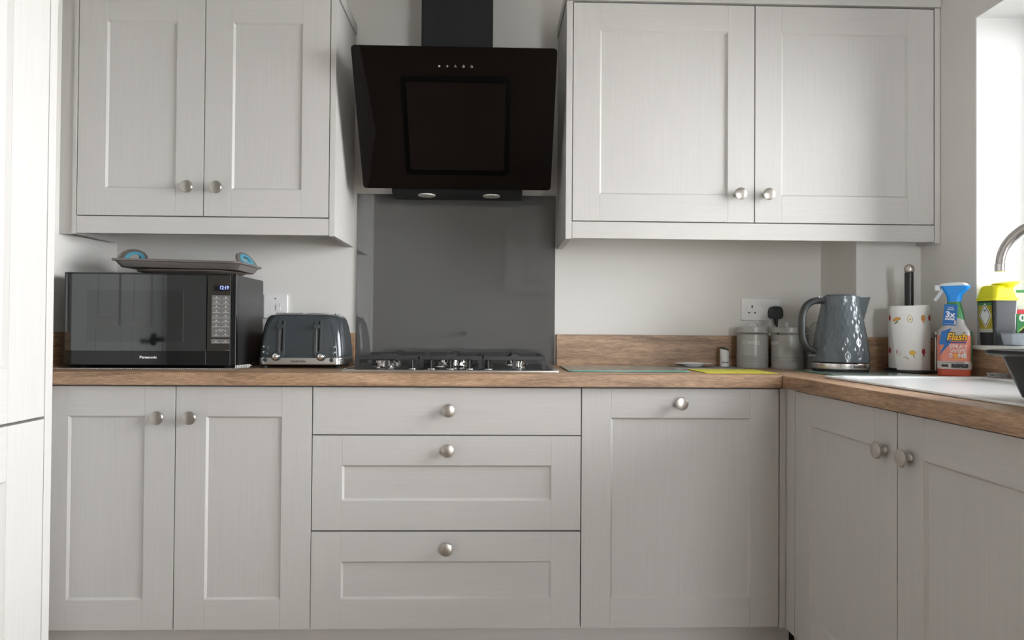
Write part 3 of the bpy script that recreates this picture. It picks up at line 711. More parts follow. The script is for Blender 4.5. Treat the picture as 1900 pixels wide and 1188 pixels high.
for cx in (412, 1225):
    zc = tz(910); x = tx(cx)
    b = MB(); b.lathe([(0.0140, 0), (0.0140, 0.010), (0.0120, 0.012), (0.0105, 0.012)], 28, Mx=front(x, ty(zc)+0.002, zc)); dl = part('browning_dial', b, 'toaster', t)
    b = MB(); b.lathe([(0.0106, 0.0115), (0.0100, 0.0150), (0.007, 0.0175), (0, 0.0185)], 28, Mx=front(x, ty(zc)+0.002, zc)); part('dial_cap', b, 'chrome', dl)
for cx, ix, shift in ((240, 186, 0), (1420, 1476, 0)):
    for kk, py in enumerate((750, 858, 972)):
        zc = tz(py); x = tx(cx - (10*kk if cx < 800 else 3*kk))
        b = MB(); b.lathe([(0.0068, 0), (0.0068, 0.0035), (0.0056, 0.0045), (0, 0.0048)], 20, Mx=front(x, ty(max(zc, 0.034))-0.0005, zc)); bt = part('push_button', b, 'toaster', t)
        b = MB(); b.prism(rrect(0.0062, 0.0055, 0.0026, 4) if kk == 1 else [(-0.0035, -0.0026), (0.0035, -0.0026), (0, 0.0034)], 0, 0.0004, Mx=front(tx(ix), ty(tz(py-30))-0.0012, tz(py-30))); part('button_icon', b, 'pale_print', bt)
b = MB(); b.text('Russell Hobbs', 0.0088, front(-0.006, -0.0970, 0.0232), bold=0.0001, width=0.047); part('lettering', b, 'label_black', t)
for s in (-1, 1):
    b = MB()
    for q in (-1, 1): b.box(s*0.052-0.045, s*0.052+0.045, q*0.026-0.012, q*0.026+0.012, 0.1770, 0.1815, 0.001)
    sr = part('slot_surround', b, 'chrome', t)
    b = MB()
    for q in (-1, 1): b.box(s*0.052-0.042, s*0.052+0.042, q*0.026-0.009, q*0.026+0.009, 0.1814, 0.1819)
    part('bread_slot', b, 'dark_void', sr)
for sx in (-1, 1):
    for sy in (-1, 1):
        b = MB(); b.lathe([(0.0065, 0.0003), (0.0075, 0.012), (0, 0.012)], 14, Mx=Matrix.Translation((sx*0.118, sy*0.075, 0))); part('foot', b, 'kettle_handle', t)
b = MB(); b.loft([(0.0085, 0.262, 0.178, 0.024), (0.012, 0.262, 0.178, 0.024)]); part('underside', b, 'dark_void', t)

# ---------------------------------------------------------------- electrics
t = thing('fused_switch', 'white fused switch plate on the wall behind the toaster', 'switch', (-0.659, YB-0.0004, 1.1165))
def plate(w, h): 
    b = MB(); b.prism(rrect(w, h, 0.004), 0, 0.0085, 0.0025, Mx=RX90); return b
part('plate', plate(0.086, 0.086), 'white_plastic', t)
b = MB(); b.box(-0.018, 0.019, -0.0090, -0.0085, -0.017, 0.014, 0.0003); part('fuse_carrier', b, 'white_plastic', t)
b = MB(); b.quads([(0.004, -0.0088, -0.013), (0.018, -0.0088, -0.013), (0.018, -0.0118, 0.011), (0.004, -0.0088, 0.011), (0.004, -0.0135, -0.013), (0.018, -0.0135, -0.013), (0.018, -0.0098, 0.011), (0.004, -0.0098, 0.011)],
    [(4, 5, 6, 7), (0, 1, 5, 4), (0, 4, 7, 3), (1, 2, 6, 5), (3, 7, 6, 2)]); part('rocker', b, 'white_plastic', t)
b = MB(); b.prism(rrect(0.005, 0.0035, 0.0015, 3), 0.0085, 0.0092, Mx=Matrix.Translation((0.0, 0, 0.028)) @ RX90); part('indicator', b, 'dark_void', t)
t = thing('wall_socket', 'white double wall socket above the grey canisters', 'socket', (1.127, YB-0.0004, 1.120))
part('plate', plate(0.147, 0.082), 'white_plastic', t)
b = MB()
for x, z_, w_, h_ in ((-0.034, 0.010, 0.0046, 0.0092), (-0.045, -0.0125, 0.0065, 0.0042), (-0.023, -0.0125, 0.0065, 0.0042)): b.box(x-w_/2, x+w_/2, -0.0089, -0.0084, z_-h_/2, z_+h_/2)
part('pin_holes', b, 'dark_void', t)
for x0 in (-0.0105, 0.002):
    b = MB(); s_ = 0.0 if x0 > 0 else 0.0015
    b.quads([(x0, -0.0084, 0.010), (x0+0.0115, -0.0084, 0.010), (x0+0.0115, -0.0084, 0.031), (x0, -0.0084, 0.031), (x0, -0.0120+s_, 0.010), (x0+0.0115, -0.0120+s_, 0.010), (x0+0.0115, -0.0098-s_, 0.031), (x0, -0.0098-s_, 0.031)],
        [(4, 5, 6, 7), (0, 1, 5, 4), (0, 4, 7, 3), (1, 2, 6, 5), (3, 7, 6, 2)]); part('rocker', b, 'white_plastic', t)
for x in (-0.057,):
    b = MB(); b.lathe([(0.0032, 0.0084), (0.0032, 0.0092), (0, 0.0096)], 14, Mx=Matrix.Translation((x, 0, 0.003)) @ RX90); part('screw', b, 'chrome', t)
t = thing('power_plug', 'black mains plug in the right half of the wall socket, cable hanging down', 'plug', (1.1765, YB-0.0094, 1.109))
b = MB(); b.prism([(-0.025, -0.014), (-0.021, -0.022), (-0.010, -0.026), (0.010, -0.026), (0.021, -0.022), (0.025, -0.014), (0.025, 0.006), (0.020, 0.018), (0.012, 0.0225), (-0.012, 0.0225), (-0.020, 0.018), (-0.025, 0.006)], 0.0, 0.023, 0.004, Mx=RX90)
b.box(-0.008, 0.012, -0.0245, -0.0225, -0.003, 0.006, 0.0006); part('plug_body', b, 'black_satin', t)
b = MB(); b.tube([(0.001, -0.012, -0.025), (0.001, -0.013, -0.036), (0.002, -0.014, -0.048)], [0.0085, 0.0066, 0.0048], 12); part('strain_relief', b, 'black_satin', t)
b = MB(); b.tube([(0.002, -0.014, -0.046), (0.004, -0.017, -0.062), (0.007, -0.018, -0.085), (0.006, -0.018, -0.12), (0.004, -0.0165, -0.16), (0.004, -0.018, -0.194)], 0.0034, 10); part('cable', b, 'black_satin', t)

# ---------------------------------------------------------------- canisters
def canister(word, label, x, y, rot, width, hrot):
    t = thing('canister', label, 'canister', (x, y, ZW+0.0003), rot, 'grey lidded kitchen canisters')
    R = 0.0540
    prof = [(R-0.001, 0), (R, 0.0015)]
    for zc in (0.026, 0.0315, 0.037, 0.0425): prof += [(R, zc-0.0022), (R+0.0011, zc-0.0008), (R+0.0011, zc+0.0008), (R, zc+0.0022)]
    prof += [(R, 0.118), (R-0.002, 0.1205), (0, 0.1205)]
    b = MB(); b.lathe(prof, 56); part('body', b, 'canister', t)
    b = MB(); b.lathe([(R+0.0002, 0.1250), (R+0.0026, 0.1255), (R+0.0030, 0.1275), (R+0.0012, 0.1290), (R+0.0012, 0.1440), (R, 0.1455), (R-0.006, 0.1462), (0, 0.1462)], 56); ld = part('lid', b, 'canister', t)
    b = MB(); pts = [(0.0225*math.cos(a), 0, 0.1455+0.0195*math.sin(a)) for a in [PI*k/16 for k in range(17)]]
    hm = Matrix.Rotation(hrot-rot, 4, 'Z')
    pr = []
    for (px, _, pz), (qx, _, qz) in zip(pts, pts[1:]):
        b.quads([(px, -0.007, pz), (qx, -0.007, qz), (qx, 0.007, qz), (px, 0.007, pz), (px*0.92, -0.007, 0.1455+(pz-0.1455)*0.92), (qx*0.92, -0.007, 0.1455+(qz-0.1455)*0.92), (qx*0.92, 0.007, 0.1455+(qz-0.1455)*0.92), (px*0.92, 0.007, 0.1455+(pz-0.1455)*0.92)],
                [(0, 1, 2, 3), (7, 6, 5, 4), (0, 4, 5, 1), (3, 2, 6, 7)], Mx=hm)
    part('lid_handle', b, 'canister', ld)
    b = MB(); wr = lambda x_, y_, z_: ((R+0.0001+z_)*math.sin(x_/R), -(R+0.0001+z_)*math.cos(x_/R), 0.0895+y_)
    b.text(word, 0.0180, None, bold=0.0, ext=0.0006, warp=wr, width=width); part('lettering', b, 'canister_text', t)
canister('COFFEE', 'leftmost grey lidded canister, lettered COFFEE, below the wall socket', 1.068, 0.388, math.radians(-27), 0.062, math.radians(-12))
canister('SUGAR', 'middle grey lidded canister, lettering turned away to its left', 1.1735, 0.338, math.radians(-86), 0.056, math.radians(62))
canister('TEA', 'grey lidded canister half hidden behind the kettle handle', 1.288, 0.352, math.radians(-50), 0.036, math.radians(-15))

# ---------------------------------------------------------------- glass boards, dish, pot
def glass_board(label, x, y, w, d, rz=0.0):
    t = thing('glass_board', label, 'worktop saver', (x, y, ZW), rz)
    b = MB(); b.prism(off(rrect(w, d, 0.016), w/2, d/2), 0.0014, 0.0050, 0.0004); part('glass_plate', b, 'glass_board', t)
    b = MB(); ring_ = off(rrect(w+0.0004, d+0.0004, 0.016), w/2, d/2); n = len(ring_)
    b.quads([(x_, y_, 0.0014) for x_, y_ in ring_] + [(x_, y_, 0.0048) for x_, y_ in ring_], [(i, (i+1) % n, n+(i+1) % n, n+i) for i in range(n)]); part('glass_edge', b, 'glass_edge', t)
    for fx in (0.025, w-0.025):
        for fy in (0.025, d-0.025):
            b = MB(); b.lathe([(0.006, 0.0002), (0.006, 0.0013), (0, 0.0013)], 12, Mx=Matrix.Translation((fx, fy, 0))); part('foot', b, 'white_plastic', t)
glass_board('clear glass worktop saver just right of the hob', 0.370, 0.090, 0.385, 0.295)
glass_board('clear glass worktop saver under the grey kettle', 1.146, -0.078, 0.268, 0.315)
t = MB()
t.loft([(0.0, 0.052, 0.052, 0.0259), (0.001, 0.055, 0.055, 0.0274), (0.011, 0.083, 0.080, 0.0395), (0.0135, 0.088, 0.084, 0.0418), (0.0142, 0.086, 0.082, 0.0408), (0.012, 0.080, 0.077, 0.038), (0.003, 0.052, 0.052, 0.0259)], 8)
for s in (-1, 1): t.prism([(s*0.036, -0.026), (s*0.060, -0.016), (s*0.066, 0.0), (s*0.060, 0.016), (s*0.036, 0.026)][::s], 0.0118, 0.0142, 0.0006)
o = part('spoon_rest', t, 'white_ceramic'); o.location = (0.848, 0.372, ZW+0.0028); tag(o, 'small white dish with two side lugs on the grey mat', 'dish')
t = thing('sweetener_tube', 'small white tube with slanted dark green top beside the COFFEE canister', 'container', (0.972, 0.405, ZW+0.0026))
b = MB(); n = 28; r = 0.0162; H1 = 0.0600
vs = [(r*math.cos(2*PI*k/n), r*math.sin(2*PI*k/n), 0) for k in range(n)] + [(r*math.cos(2*PI*k/n), r*math.sin(2*PI*k/n), H1-0.0035*math.cos(2*PI*k/n)) for k in range(n)]
b.quads(vs, [(k, (k+1) % n, n+(k+1) % n, n+k) for k in range(n)] + [tuple(range(n))[::-1]] + [tuple(range(n, 2*n))]); part('tube_body', b, 'pot_white', t)
b = MB()
r2 = r*0.93
vs = [(r2*math.cos(2*PI*k/n), r2*math.sin(2*PI*k/n), H1-0.004-0.0035*math.cos(2*PI*k/n)) for k in range(n)] + [(r2*math.cos(2*PI*k/n), r2*math.sin(2*PI*k/n), H1+0.004+0.0055*math.sin(2*PI*k/n)-0.0035*math.cos(2*PI*k/n)) for k in range(n)]
b.quads(vs, [(k, (k+1) % n, n+(k+1) % n, n+k) for k in range(n)] + [tuple(range(n))[::-1]] + [tuple(range(n, 2*n))]); part('slanted_cap', b, 'pot_green', t)
b = MB(); wr = lambda x_, y_, z_: ((r+0.0001+z_)*math.sin(x_/r-0.15), -(r+0.0001+z_)*math.cos(x_/r-0.15), 0.0150+y_)
b.text('Stevia', 0.0090, None, bold=0.0002, ext=0.0002, warp=wr, width=0.026); part('lettering', b, 'pot_green', t)

# ---------------------------------------------------------------- kettle
t = thing('kettle', 'grey kettle with honeycomb-dimpled sides and steel base near the corner', 'kettle', (1.271, 0.162, ZW+0.0052))
b = MB(); b.lathe([(0.080, 0.0), (0.084, 0.0015), (0.084, 0.005), (0.0815, 0.006), (0.06, 0.006)], 56); part('power_base', b, 'black_satin', t)
b = MB(); b.lathe([(0.0835, 0.0062), (0.0865, 0.0072), (0.0875, 0.0095), (0.0875, 0.0235), (0.0865, 0.0255), (0.0835, 0.0262), (0.07, 0.0262)], 64); bb = part('base_band', b, 'steel', t)
wr = lambda x_, y_, z_: ((0.0877+z_)*math.sin(x_/0.0877), -(0.0877+z_)*math.cos(x_/0.0877), 0.0165+y_)
b = MB(); b.text('Russell Hobbs', 0.0095, Matrix.Rotation(math.radians(14), 4, 'Z'), bold=0.0001, ext=0.0002, warp=wr, width=0.050); part('lettering', b, 'label_black', bb)
def kr(z):   # body radius against height
    P = [(0.0295, 0.0865), (0.06, 0.0845), (0.10, 0.0795), (0.14, 0.0725), (0.18, 0.0645), (0.21, 0.0590), (0.240, 0.0565)]
    for (a, ra), (c, rc) in zip(P, P[1:]):
        if z <= c:
            u = (z-a)/(c-a); return ra+(rc-ra)*u
    return P[-1][1]
b = MB(); NT, NZ = 208, 110; NC = 28; ZS = 0.0215
tb = bmesh.new(); rings = []
for j in range(NZ+1):
    z_ = 0.0295+(0.240-0.0295)*j/NZ; R0 = kr(z_); rg = []
    fade = min(1, max(0, (z_-0.034)/0.010))*min(1, max(0, (0.232-z_)/0.012))
    for i in range(NT):
        th = 2*PI*i/NT
        best = 9
        row0 = round((z_-0.05)/ZS)
        for row in (row0-1, row0, row0+1):
            offc = 0.5 if row % 2 else 0.0
            u = th/(2*PI)*NC-offc; du = (u-round(u)); dv = (z_-0.05-row*ZS)/ZS
            best = min(best, (du*2.0)**2+(dv*1.10)**2)       # nearest facet centre, elongated hexagons
        disp = 0.00130*(best-0.75)*fade
        rr = R0+0.0008+disp
        rg.append(tb.verts.new((rr*math.cos(th), rr*math.sin(th), z_)))
    rings.append(rg)
for a, c in zip(rings, rings[1:]):
    for i in range(NT): tb.faces.new((a[i], a[(i+1) % NT], c[(i+1) % NT], c[i]))
tb.faces.new(rings[0][::-1]); tb.faces.new(rings[-1])
b._add(tb); kb = part('body', b, 'kettle', t, smooth=80)
b = MB(); b.lathe([(0.0550, 0.2395), (0.0550, 0.2420), (0.0480, 0.2455), (0.0465, 0.2475), (0.030, 0.2490), (0, 0.2495)], 48); part('lid', b, 'kettle', t)
r1 = kr(0.239)+0.0004; zt = 0.2385; ac = math.radians(-16)
pol = lambda r_, a_, z_: (r_*math.cos(a_), r_*math.sin(a_), z_)
A = pol(r1, ac-math.radians(34), zt); B = pol(r1, ac+math.radians(34), zt); T_ = pol(0.0895, ac, zt+0.0010); Dn = pol(kr(0.163)+0.0012, ac-0.05, 0.163)
b = MB(); b.quads([A, T_, B, Dn, pol(r1*0.8, ac, zt)], [(0, 3, 1), (1, 3, 2), (0, 1, 4), (1, 2, 4)]); part('spout', b, 'kettle', t, smooth=10)
b = MB()
hp = [(-0.050, 0, 0.226), (-0.066, 0, 0.2285), (-0.090, 0, 0.226), (-0.112, 0, 0.212), (-0.124, 0, 0.188), (-0.1275, 0, 0.160), (-0.1275, 0, 0.125), (-0.1245, 0, 0.100), (-0.114, 0, 0.080), (-0.098, 0, 0.069), (-0.078, 0, 0.062)]
hh = []
for i in range(len(hp)-1):
    for k in range(3):
        u = k/3; p0, p1, p2, p3 = (Vector(hp[max(i-1, 0)]), Vector(hp[i]), Vector(hp[i+1]), Vector(hp[min(i+2, len(hp)-1)]))
        hh.append(0.5*((2*p1)+(p2-p0)*u+(2*p0-5*p1+4*p2-p3)*u*u+(3*p1-p0-3*p2+p3)*u**3))
hh.append(Vector(hp[-1]))
b.tube(hh, 0.0112, 14, flat=1.25); hd = part('handle', b, 'kettle_handle', t)
b = MB(); b.box(-0.075, -0.063, -0.008, 0.008, 0.236, 0.2425, 0.002); part('lid_button', b, 'chrome', hd)
b = MB(); b.prism([(-0.083, -0.010), (-0.108, -0.005), (-0.110, 0.0), (-0.108, 0.005), (-0.083, 0.010)], 0.0465, 0.0525, 0.0015); part('switch_lever', b, 'black_satin', t)

# ---------------------------------------------------------------- kitchen roll and holder
HX_, HY_ = 1.4925, 0.150
t = thing('kitchen_roll_holder', 'black and steel kitchen roll stand beside the kettle', 'kitchen roll holder', (HX_, HY_, ZW+0.0003))
b = MB(); b.lathe([(0.078, 0), (0.079, 0.002), (0.079, 0.007), (0.076, 0.009), (0, 0.009)], 56); part('base', b, 'black_satin', t)
b = MB(); b.lathe([(0.0132, 0.009), (0.0132, 0.326), (0, 0.326)], 28); part('pole', b, 'black_satin', t)
b = MB(); b.lathe([(0.0110, 0.3262), (0.0130, 0.3275), (0.0150, 0.331)] + [(0.0155*math.sin(a), 0.3385-0.0155*math.cos(a)) for a in [PI*(0.45+0.55*k/12) for k in range(12)]] + [(0, 0.354)], 28); part('ball_finial', b, 'nickel', t)
sx_, sy_ = 0.0690, -0.0290
b = MB(); b.lathe([(0.0058, 0.007), (0.0058, 0.118), (0, 0.118)], 20, Mx=Matrix.Translation((sx_, sy_, 0))); sa = part('side_arm', b, 'nickel', t)
b = MB(); b.sphere((sx_, sy_, 0.1255), 0.0088, n=20); part('arm_ball', b, 'nickel', sa)
t = thing('kitchen_roll', 'white kitchen paper roll printed with small fruit, one sheet hanging loose', 'kitchen roll', (HX_, HY_, ZW+0.0100))
RR = 0.0590; RH = 0.207
b = MB(); b.lathe([(0.0165, 0.005), (RR-0.001, 0.005), (RR, 0.007), (RR, RH-0.002), (RR-0.001, RH), (0.0165, RH), (0.0165, 0.005)], 64, cap=False); part('roll', b, 'paper', t)
b = MB(); b.lathe([(0.0164, 0.001), (0.0164, RH+0.0003), (0.0148, RH+0.0003), (0.0148, 0.001)], 28, cap=False); part('cardboard_core', b, 'pr_cream', t)
# loose sheet: hangs over the front, its free edge slanting
SHR = RR+0.0022
def sheet(u, v, lift=0.0):
    """u 0 (free slanted edge, left) .. 1 (merges at the right); v 0 bottom .. 1 top"""
    cam = math.radians(-34)
    a = cam+math.radians(-29-28*v)*(1-u)+math.radians(76)*u
    rr = SHR+0.004*(1-u)**3*(1-0.4*v)+lift
    z_ = (RH+0.002)*v-0.006*(1-u)*v
    return (rr*math.sin(a), -rr*math.cos(a), z_+0.001)
NU, NV = 40, 14
b = MB(); tb = bmesh.new()
g = [[tb.verts.new(sheet(i/NU, j/NV)) for i in range(NU+1)] for j in range(NV+1)]
for j in range(NV):
    for i in range(NU): tb.faces.new((g[j][i], g[j][i+1], g[j+1][i+1], g[j+1][i]))
b._add(tb)
names = ['paper', 'pr_red', 'pr_orange', 'pr_yellow', 'pr_cream', 'pr_green', 'pr_outline']
def blob(mi, cu, cv, pts, lift):
    tb = bmesh.new(); vs = []
    for x, y in pts: vs.append(tb.verts.new(sheet(cu+x/0.15, cv+y/RH, lift)))
    c = tb.verts.new(sheet(cu, cv, lift))
    for k in range(len(vs)): tb.faces.new((vs[k], vs[(k+1) % len(vs)], c))
    b.mat(mi)._add(tb)
def ell(rx, ry, rot=0, bend=0, n=18):
    out = []
    for k in range(n):
        a = 2*PI*k/n; x, y = rx*math.cos(a), ry*math.sin(a); y += bend*x*x
        out.append((x*math.cos(rot)-y*math.sin(rot), x*math.sin(rot)+y*math.cos(rot)))
    return out
def fruit(kind, cu, cv):
    if kind == 'long':
        blob(6, cu, cv, ell(0.0155, 0.0052, 0.25, -10), 0.0004); blob(2, cu, cv, ell(0.0145, 0.0043, 0.25, -10), 0.0007)
        blob(5, cu-0.01, cv-0.055, ell(0.009, 0.0026, 0.5), 0.0006)
    elif kind == 'pear':
        blob(6, cu, cv, [(x*(1.0-0.32*(y > 0.003)), y) for x, y in ell(0.0092, 0.0125)], 0.0004); blob(4, cu, cv, [(x*(1.0-0.32*(y > 0.003)), y) for x, y in ell(0.0082, 0.0115)], 0.0007)
        blob(6, cu, cv-0.012, ell(0.0018, 0.0024), 0.0010)
    elif kind == 'spot':
        blob(6, cu, cv, ell(0.0080, 0.0110), 0.0004); blob(2, cu, cv, ell(0.0070, 0.0100), 0.0007)
        for q in range(6): blob(6, cu+0.022*math.cos(q*1.05), cv+0.026*math.sin(q*1.05), ell(0.0012, 0.0014, n=8), 0.0010)
        blob(1, cu, cv-0.065, ell(0.002, 0.003, n=8), 0.0006)
    elif kind == 'red':
        blob(1, cu, cv, ell(0.0085, 0.0095), 0.0006); blob(5, cu, cv+0.052, ell(0.004, 0.0014, 0.5, n=8), 0.0008)
    elif kind == 'cone':
        blob(1, cu, cv, [(x*(0.45 if y < -0.002 else 1.0), y) for x, y in ell(0.0082, 0.0135)], 0.0006); blob(5, cu, cv+0.05, ell(0.005, 0.0016, n=8), 0.0008)
    elif kind == 'half':
        blob(2, cu, cv, ell(0.0112, 0.0080), 0.0004); blob(3, cu, cv, ell(0.0098, 0.0068), 0.0007); blob(5, cu+0.02, cv-0.055, ell(0.0016, 0.006, 0.25, n=10), 0.0006)
    elif kind == 'bite':
        blob(6, cu, cv, ell(0.0085, 0.0090), 0.0004); blob(0, cu, cv, ell(0.0076, 0.0081), 0.0007); blob(1, cu-0.02, cv+0.01, ell(0.0022, 0.0050), 0.0010)
    elif kind == 'leaf':
        blob(5, cu, cv, ell(0.0062, 0.0016, -0.6, n=10), 0.0006); blob(5, cu-0.055, cv+0.02, ell(0.0060, 0.0010, 0.5, n=10), 0.0006)
for k, u in (('long', 0.15), ('pear', 0.435), ('spot', 0.72), ('red', 0.93)): fruit(k, u, 0.80)
for k, u in (('bite', 0.09), ('half', 0.42), ('cone', 0.70)): fruit(k, u, 0.27)
fruit('leaf', 0.29, 0.185)
part('loose_sheet', b, names, t, smooth=60)
# print on the roll itself, left of the sheet
b = MB()
def onroll(ang, z_, mi, pts, lift):
    tb = bmesh.new(); vs = []
    for x, y in pts:
        a = ang+x/RR; vs.append(tb.verts.new(((RR+lift)*math.sin(a), -(RR+lift)*math.cos(a), z_+y)))
    c = tb.verts.new(((RR+lift)*math.sin(ang), -(RR+lift)*math.cos(ang), z_))
    for k in range(len(vs)): tb.faces.new((vs[k], vs[(k+1) % len(vs)], c))
    b.mat(mi)._add(tb)
onroll(math.radians(-34-66), 0.062, 0, ell(0.0095, 0.0100), 0.0005); onroll(math.radians(-34-66), 0.168, 0, ell(0.0085, 0.0095), 0.0005); onroll(math.radians(-34-45), 0.170, 1, ell(0.003, 0.006), 0.0005)
part('fruit_print', b, ['pr_red', 'pr_outline'], t)

# ---------------------------------------------------------------- spray bottle
t = thing('spray_bottle', 'coral cleaning spray with bright blue trigger head by the right wall', 'spray bottle', (1.5315, -0.010, ZW+0.0003), math.radians(-44)); t.scale = (0.97, 0.97, 0.97)
SW, SD = 0.092, 0.050
low = [(0.0, 0.080, 0.040, 0.014), (0.003, 0.086, 0.045, 0.016), (0.012, 0.088, 0.047, 0.017)]
b = MB()
b.mat(0); b.loft([(0.0, 0.080, 0.040, 0.014), (0.003, 0.086, 0.045, 0.016), (0.022, 0.089, 0.048, 0.018)], 7, cap1=False)
b.mat(1); b.loft([(0.022, 0.089, 0.048, 0.018), (0.06, 0.090, 0.049, 0.018), (0.102, 0.091, 0.050, 0.019), (0.1275, 0.090, 0.050, 0.020)], 7, cap0=False, cap1=False)
b.mat(2); b.loft([(0.1275, 0.090, 0.050, 0.020), (0.140, 0.086, 0.049, 0.021), (0.152, 0.072, 0.046, 0.021), (0.163, 0.056, 0.042, 0.020, 0.002, 0), (0.185, 0.046, 0.038, 0.0185, 0.003, 0), (0.212, 0.039, 0.034, 0.0165, 0.001, 0), (0.232, 0.034, 0.031, 0.015, -0.002, 0)], 7, cap0=False)
bd = part('bottle', b, ['liquid_deep', 'liquid', 'clear_bottle'], t)
b = MB(); b.loft([(0.176, 0.0500, 0.0405, 0.0195, 0.003, 0.0006), (0.200, 0.0440, 0.0375, 0.018, 0.002, 0.0006), (0.231, 0.0356, 0.0325, 0.0155, -0.0018, 0.0006)], 7); part('neck_sleeve', b, 'label_green', t)
# neck tag
b = MB(); b.loft([(0.0, 0.036, 0.0015, 0.0006), (0.066, 0.036, 0.0015, 0.0006)], 3, Mx=Matrix.Translation((-0.009, -0.0262, 0.158)) @ Matrix.Rotation(math.radians(-7), 4, 'X') @ Matrix.Rotation(math.radians(3), 4, 'Y')); tg = part('neck_tag', b, 'label_blue', t)
TM = Matrix.Translation((-0.009, -0.0275, 0.158)) @ Matrix.Rotation(math.radians(-7), 4, 'X') @ Matrix.Rotation(math.radians(3), 4, 'Y')
def tagtxt(s, size, z_, width, bold): 
    bb = MB(); bb.text(s, size, TM @ Matrix.Translation((0, -0.0002, z_)) @ RX90, bold=bold, width=width); part('lettering', bb, 'white_print', tg)
tagtxt('3x', 0.026, 0.0335, 0.026, 0.0008); tagtxt('FASTER', 0.0078, 0.0195, 0.026, 0.0004); tagtxt('CUTS', 0.0050, 0.0560, 0.013, 0.0001); tagtxt('GREASE', 0.0050, 0.0500, 0.018, 0.0001)
b = MB(); b.box(-0.012, 0.010, -0.0005, 0, 0.0050, 0.0056, Mx=TM); b.box(0.012, 0.0165, -0.0005, 0, 0.003, 0.016, Mx=TM); part('small_print', b, 'label_grey', tg)
# trigger head
b = MB(); b.loft([(0.2325, 0.038, 0.034, 0.015, 0.000, 0), (0.245, 0.039, 0.034, 0.014, 0.000, 0), (0.256, 0.046, 0.034, 0.013, 0.000, 0), (0.266, 0.062, 0.034, 0.012, 0.003, 0), (0.276, 0.074, 0.035, 0.012, 0.004, 0), (0.2815, 0.078, 0.036, 0.012, 0.003, 0)], 6); part('spray_head', b, 'spray_blue', t)
b = MB(); b.loft([(0.2818, 0.078, 0.035, 0.012, -0.002, 0), (0.2865, 0.076, 0.033, 0.012, -0.002, 0), (0.2905, 0.060, 0.026, 0.010, -0.001, 0), (0.2920, 0.036, 0.016, 0.007, 0, 0)], 6)
b.box(-0.052, -0.036, -0.009, 0.009, 0.268, 0.286, 0.003); part('head_cap', b, 'spray_white', t)
b = MB(); b.tube([(-0.030, 0, 0.272), (-0.038, 0, 0.260), (-0.045, 0, 0.248), (-0.053, 0, 0.237)], [0.006, 0.0065, 0.006, 0.005], 12, flat=1.4); part('trigger', b, 'spray_white', t)
# front label art
fy = -SD/2-0.0006
FM = lambda x, z_, y_=0.0: front(x, fy-y_, z_)
b = MB(); b.prism([(-0.004, 0.150), (-0.030, 0.139), (-0.037, 0.0985), (-0.022, 0.0985), (-0.038, 0.062), (-0.009, 0.0985), (-0.004, 0.112), (-0.016, 0.112)], 0, 0.0004, Mx=front(0, fy, 0)); part('lightning_bolt', b, 'label_blue', bd)
b = MB(); b.text('Flash', 0.0325, FM(0.010, 0.1220, 0.0005), bold=0.0022, shear=0.22, width=0.055); part('lettering_outline', b, 'label_black', bd)
b = MB(); b.text('Flash', 0.0310, FM(0.010, 0.1220, 0.0012), bold=0.0006, shear=0.22, width=0.052); part('lettering', b, 'label_yellow', bd)
b = MB(); b.box(-0.020, 0.035, fy-0.0006, fy-0.0002, 0.1035, 0.1072); part('name_underline', b, 'label_navy', bd)
b = MB(); b.text('SPRAY', 0.0170, FM(0.014, 0.0925, 0.0004), width=0.045); b.text('WIPE', 0.0170, FM(0.014, 0.0785, 0.0004), width=0.043)
b.text('D', 0.0170, FM(-0.005, 0.0640, 0.0004), bold=0.0007, width=0.0085); b.text('NE', 0.0170, FM(0.025, 0.0640, 0.0004), bold=0.0007, width=0.021); part('lettering', b, 'white_print', bd)
b = MB(); b.prism(ell(0.0062, 0.0070), 0, 0.0005, Mx=FM(0.008, 0.0640, 0.0002)); part('fruit_emblem', b, 'pr_orange', bd)
b = MB(); b.box(-0.006, 0.034, fy-0.0005, fy-0.0001, 0.0525, 0.0545); part('small_print', b, 'pr_orange', bd)
b = MB(); b.mat(0); b.loft([(0.0225, 0.0898, 0.0488, 0.018), (0.0470, 0.0904, 0.0494, 0.018)], 7)
b.mat(1); b.box(-0.004, 0.040, -0.0256, -0.0250, 0.0270, 0.0395); b.box(-0.028, 0.030, -0.0256, -0.0250, 0.0425, 0.0438); b.box(-0.030, -0.012, -0.0256, -0.0250, 0.0290, 0.0370)
b.mat(2)
for sx0, sz0 in ((0.006, 0.036), (0.020, 0.0295), (0.030, 0.0355)): b.prism(star(4, 0.0022, 0.0005), 0, 0.0003, Mx=front(sx0, -0.0257, sz0))
part('label_band', b, ['label_grey', 'label_black', 'white_print'], bd)
b = MB(); b.prism(off(rrect(0.024, 0.100, 0.011), 0, 0.0), 0, 0.0005, Mx=Matrix.Translation((SW/2-0.0005, 0, 0.0905)) @ Matrix.Rotation(PI/2, 4, 'Z') @ RX90); sl_ = part('side_label', b, 'label_green', bd)

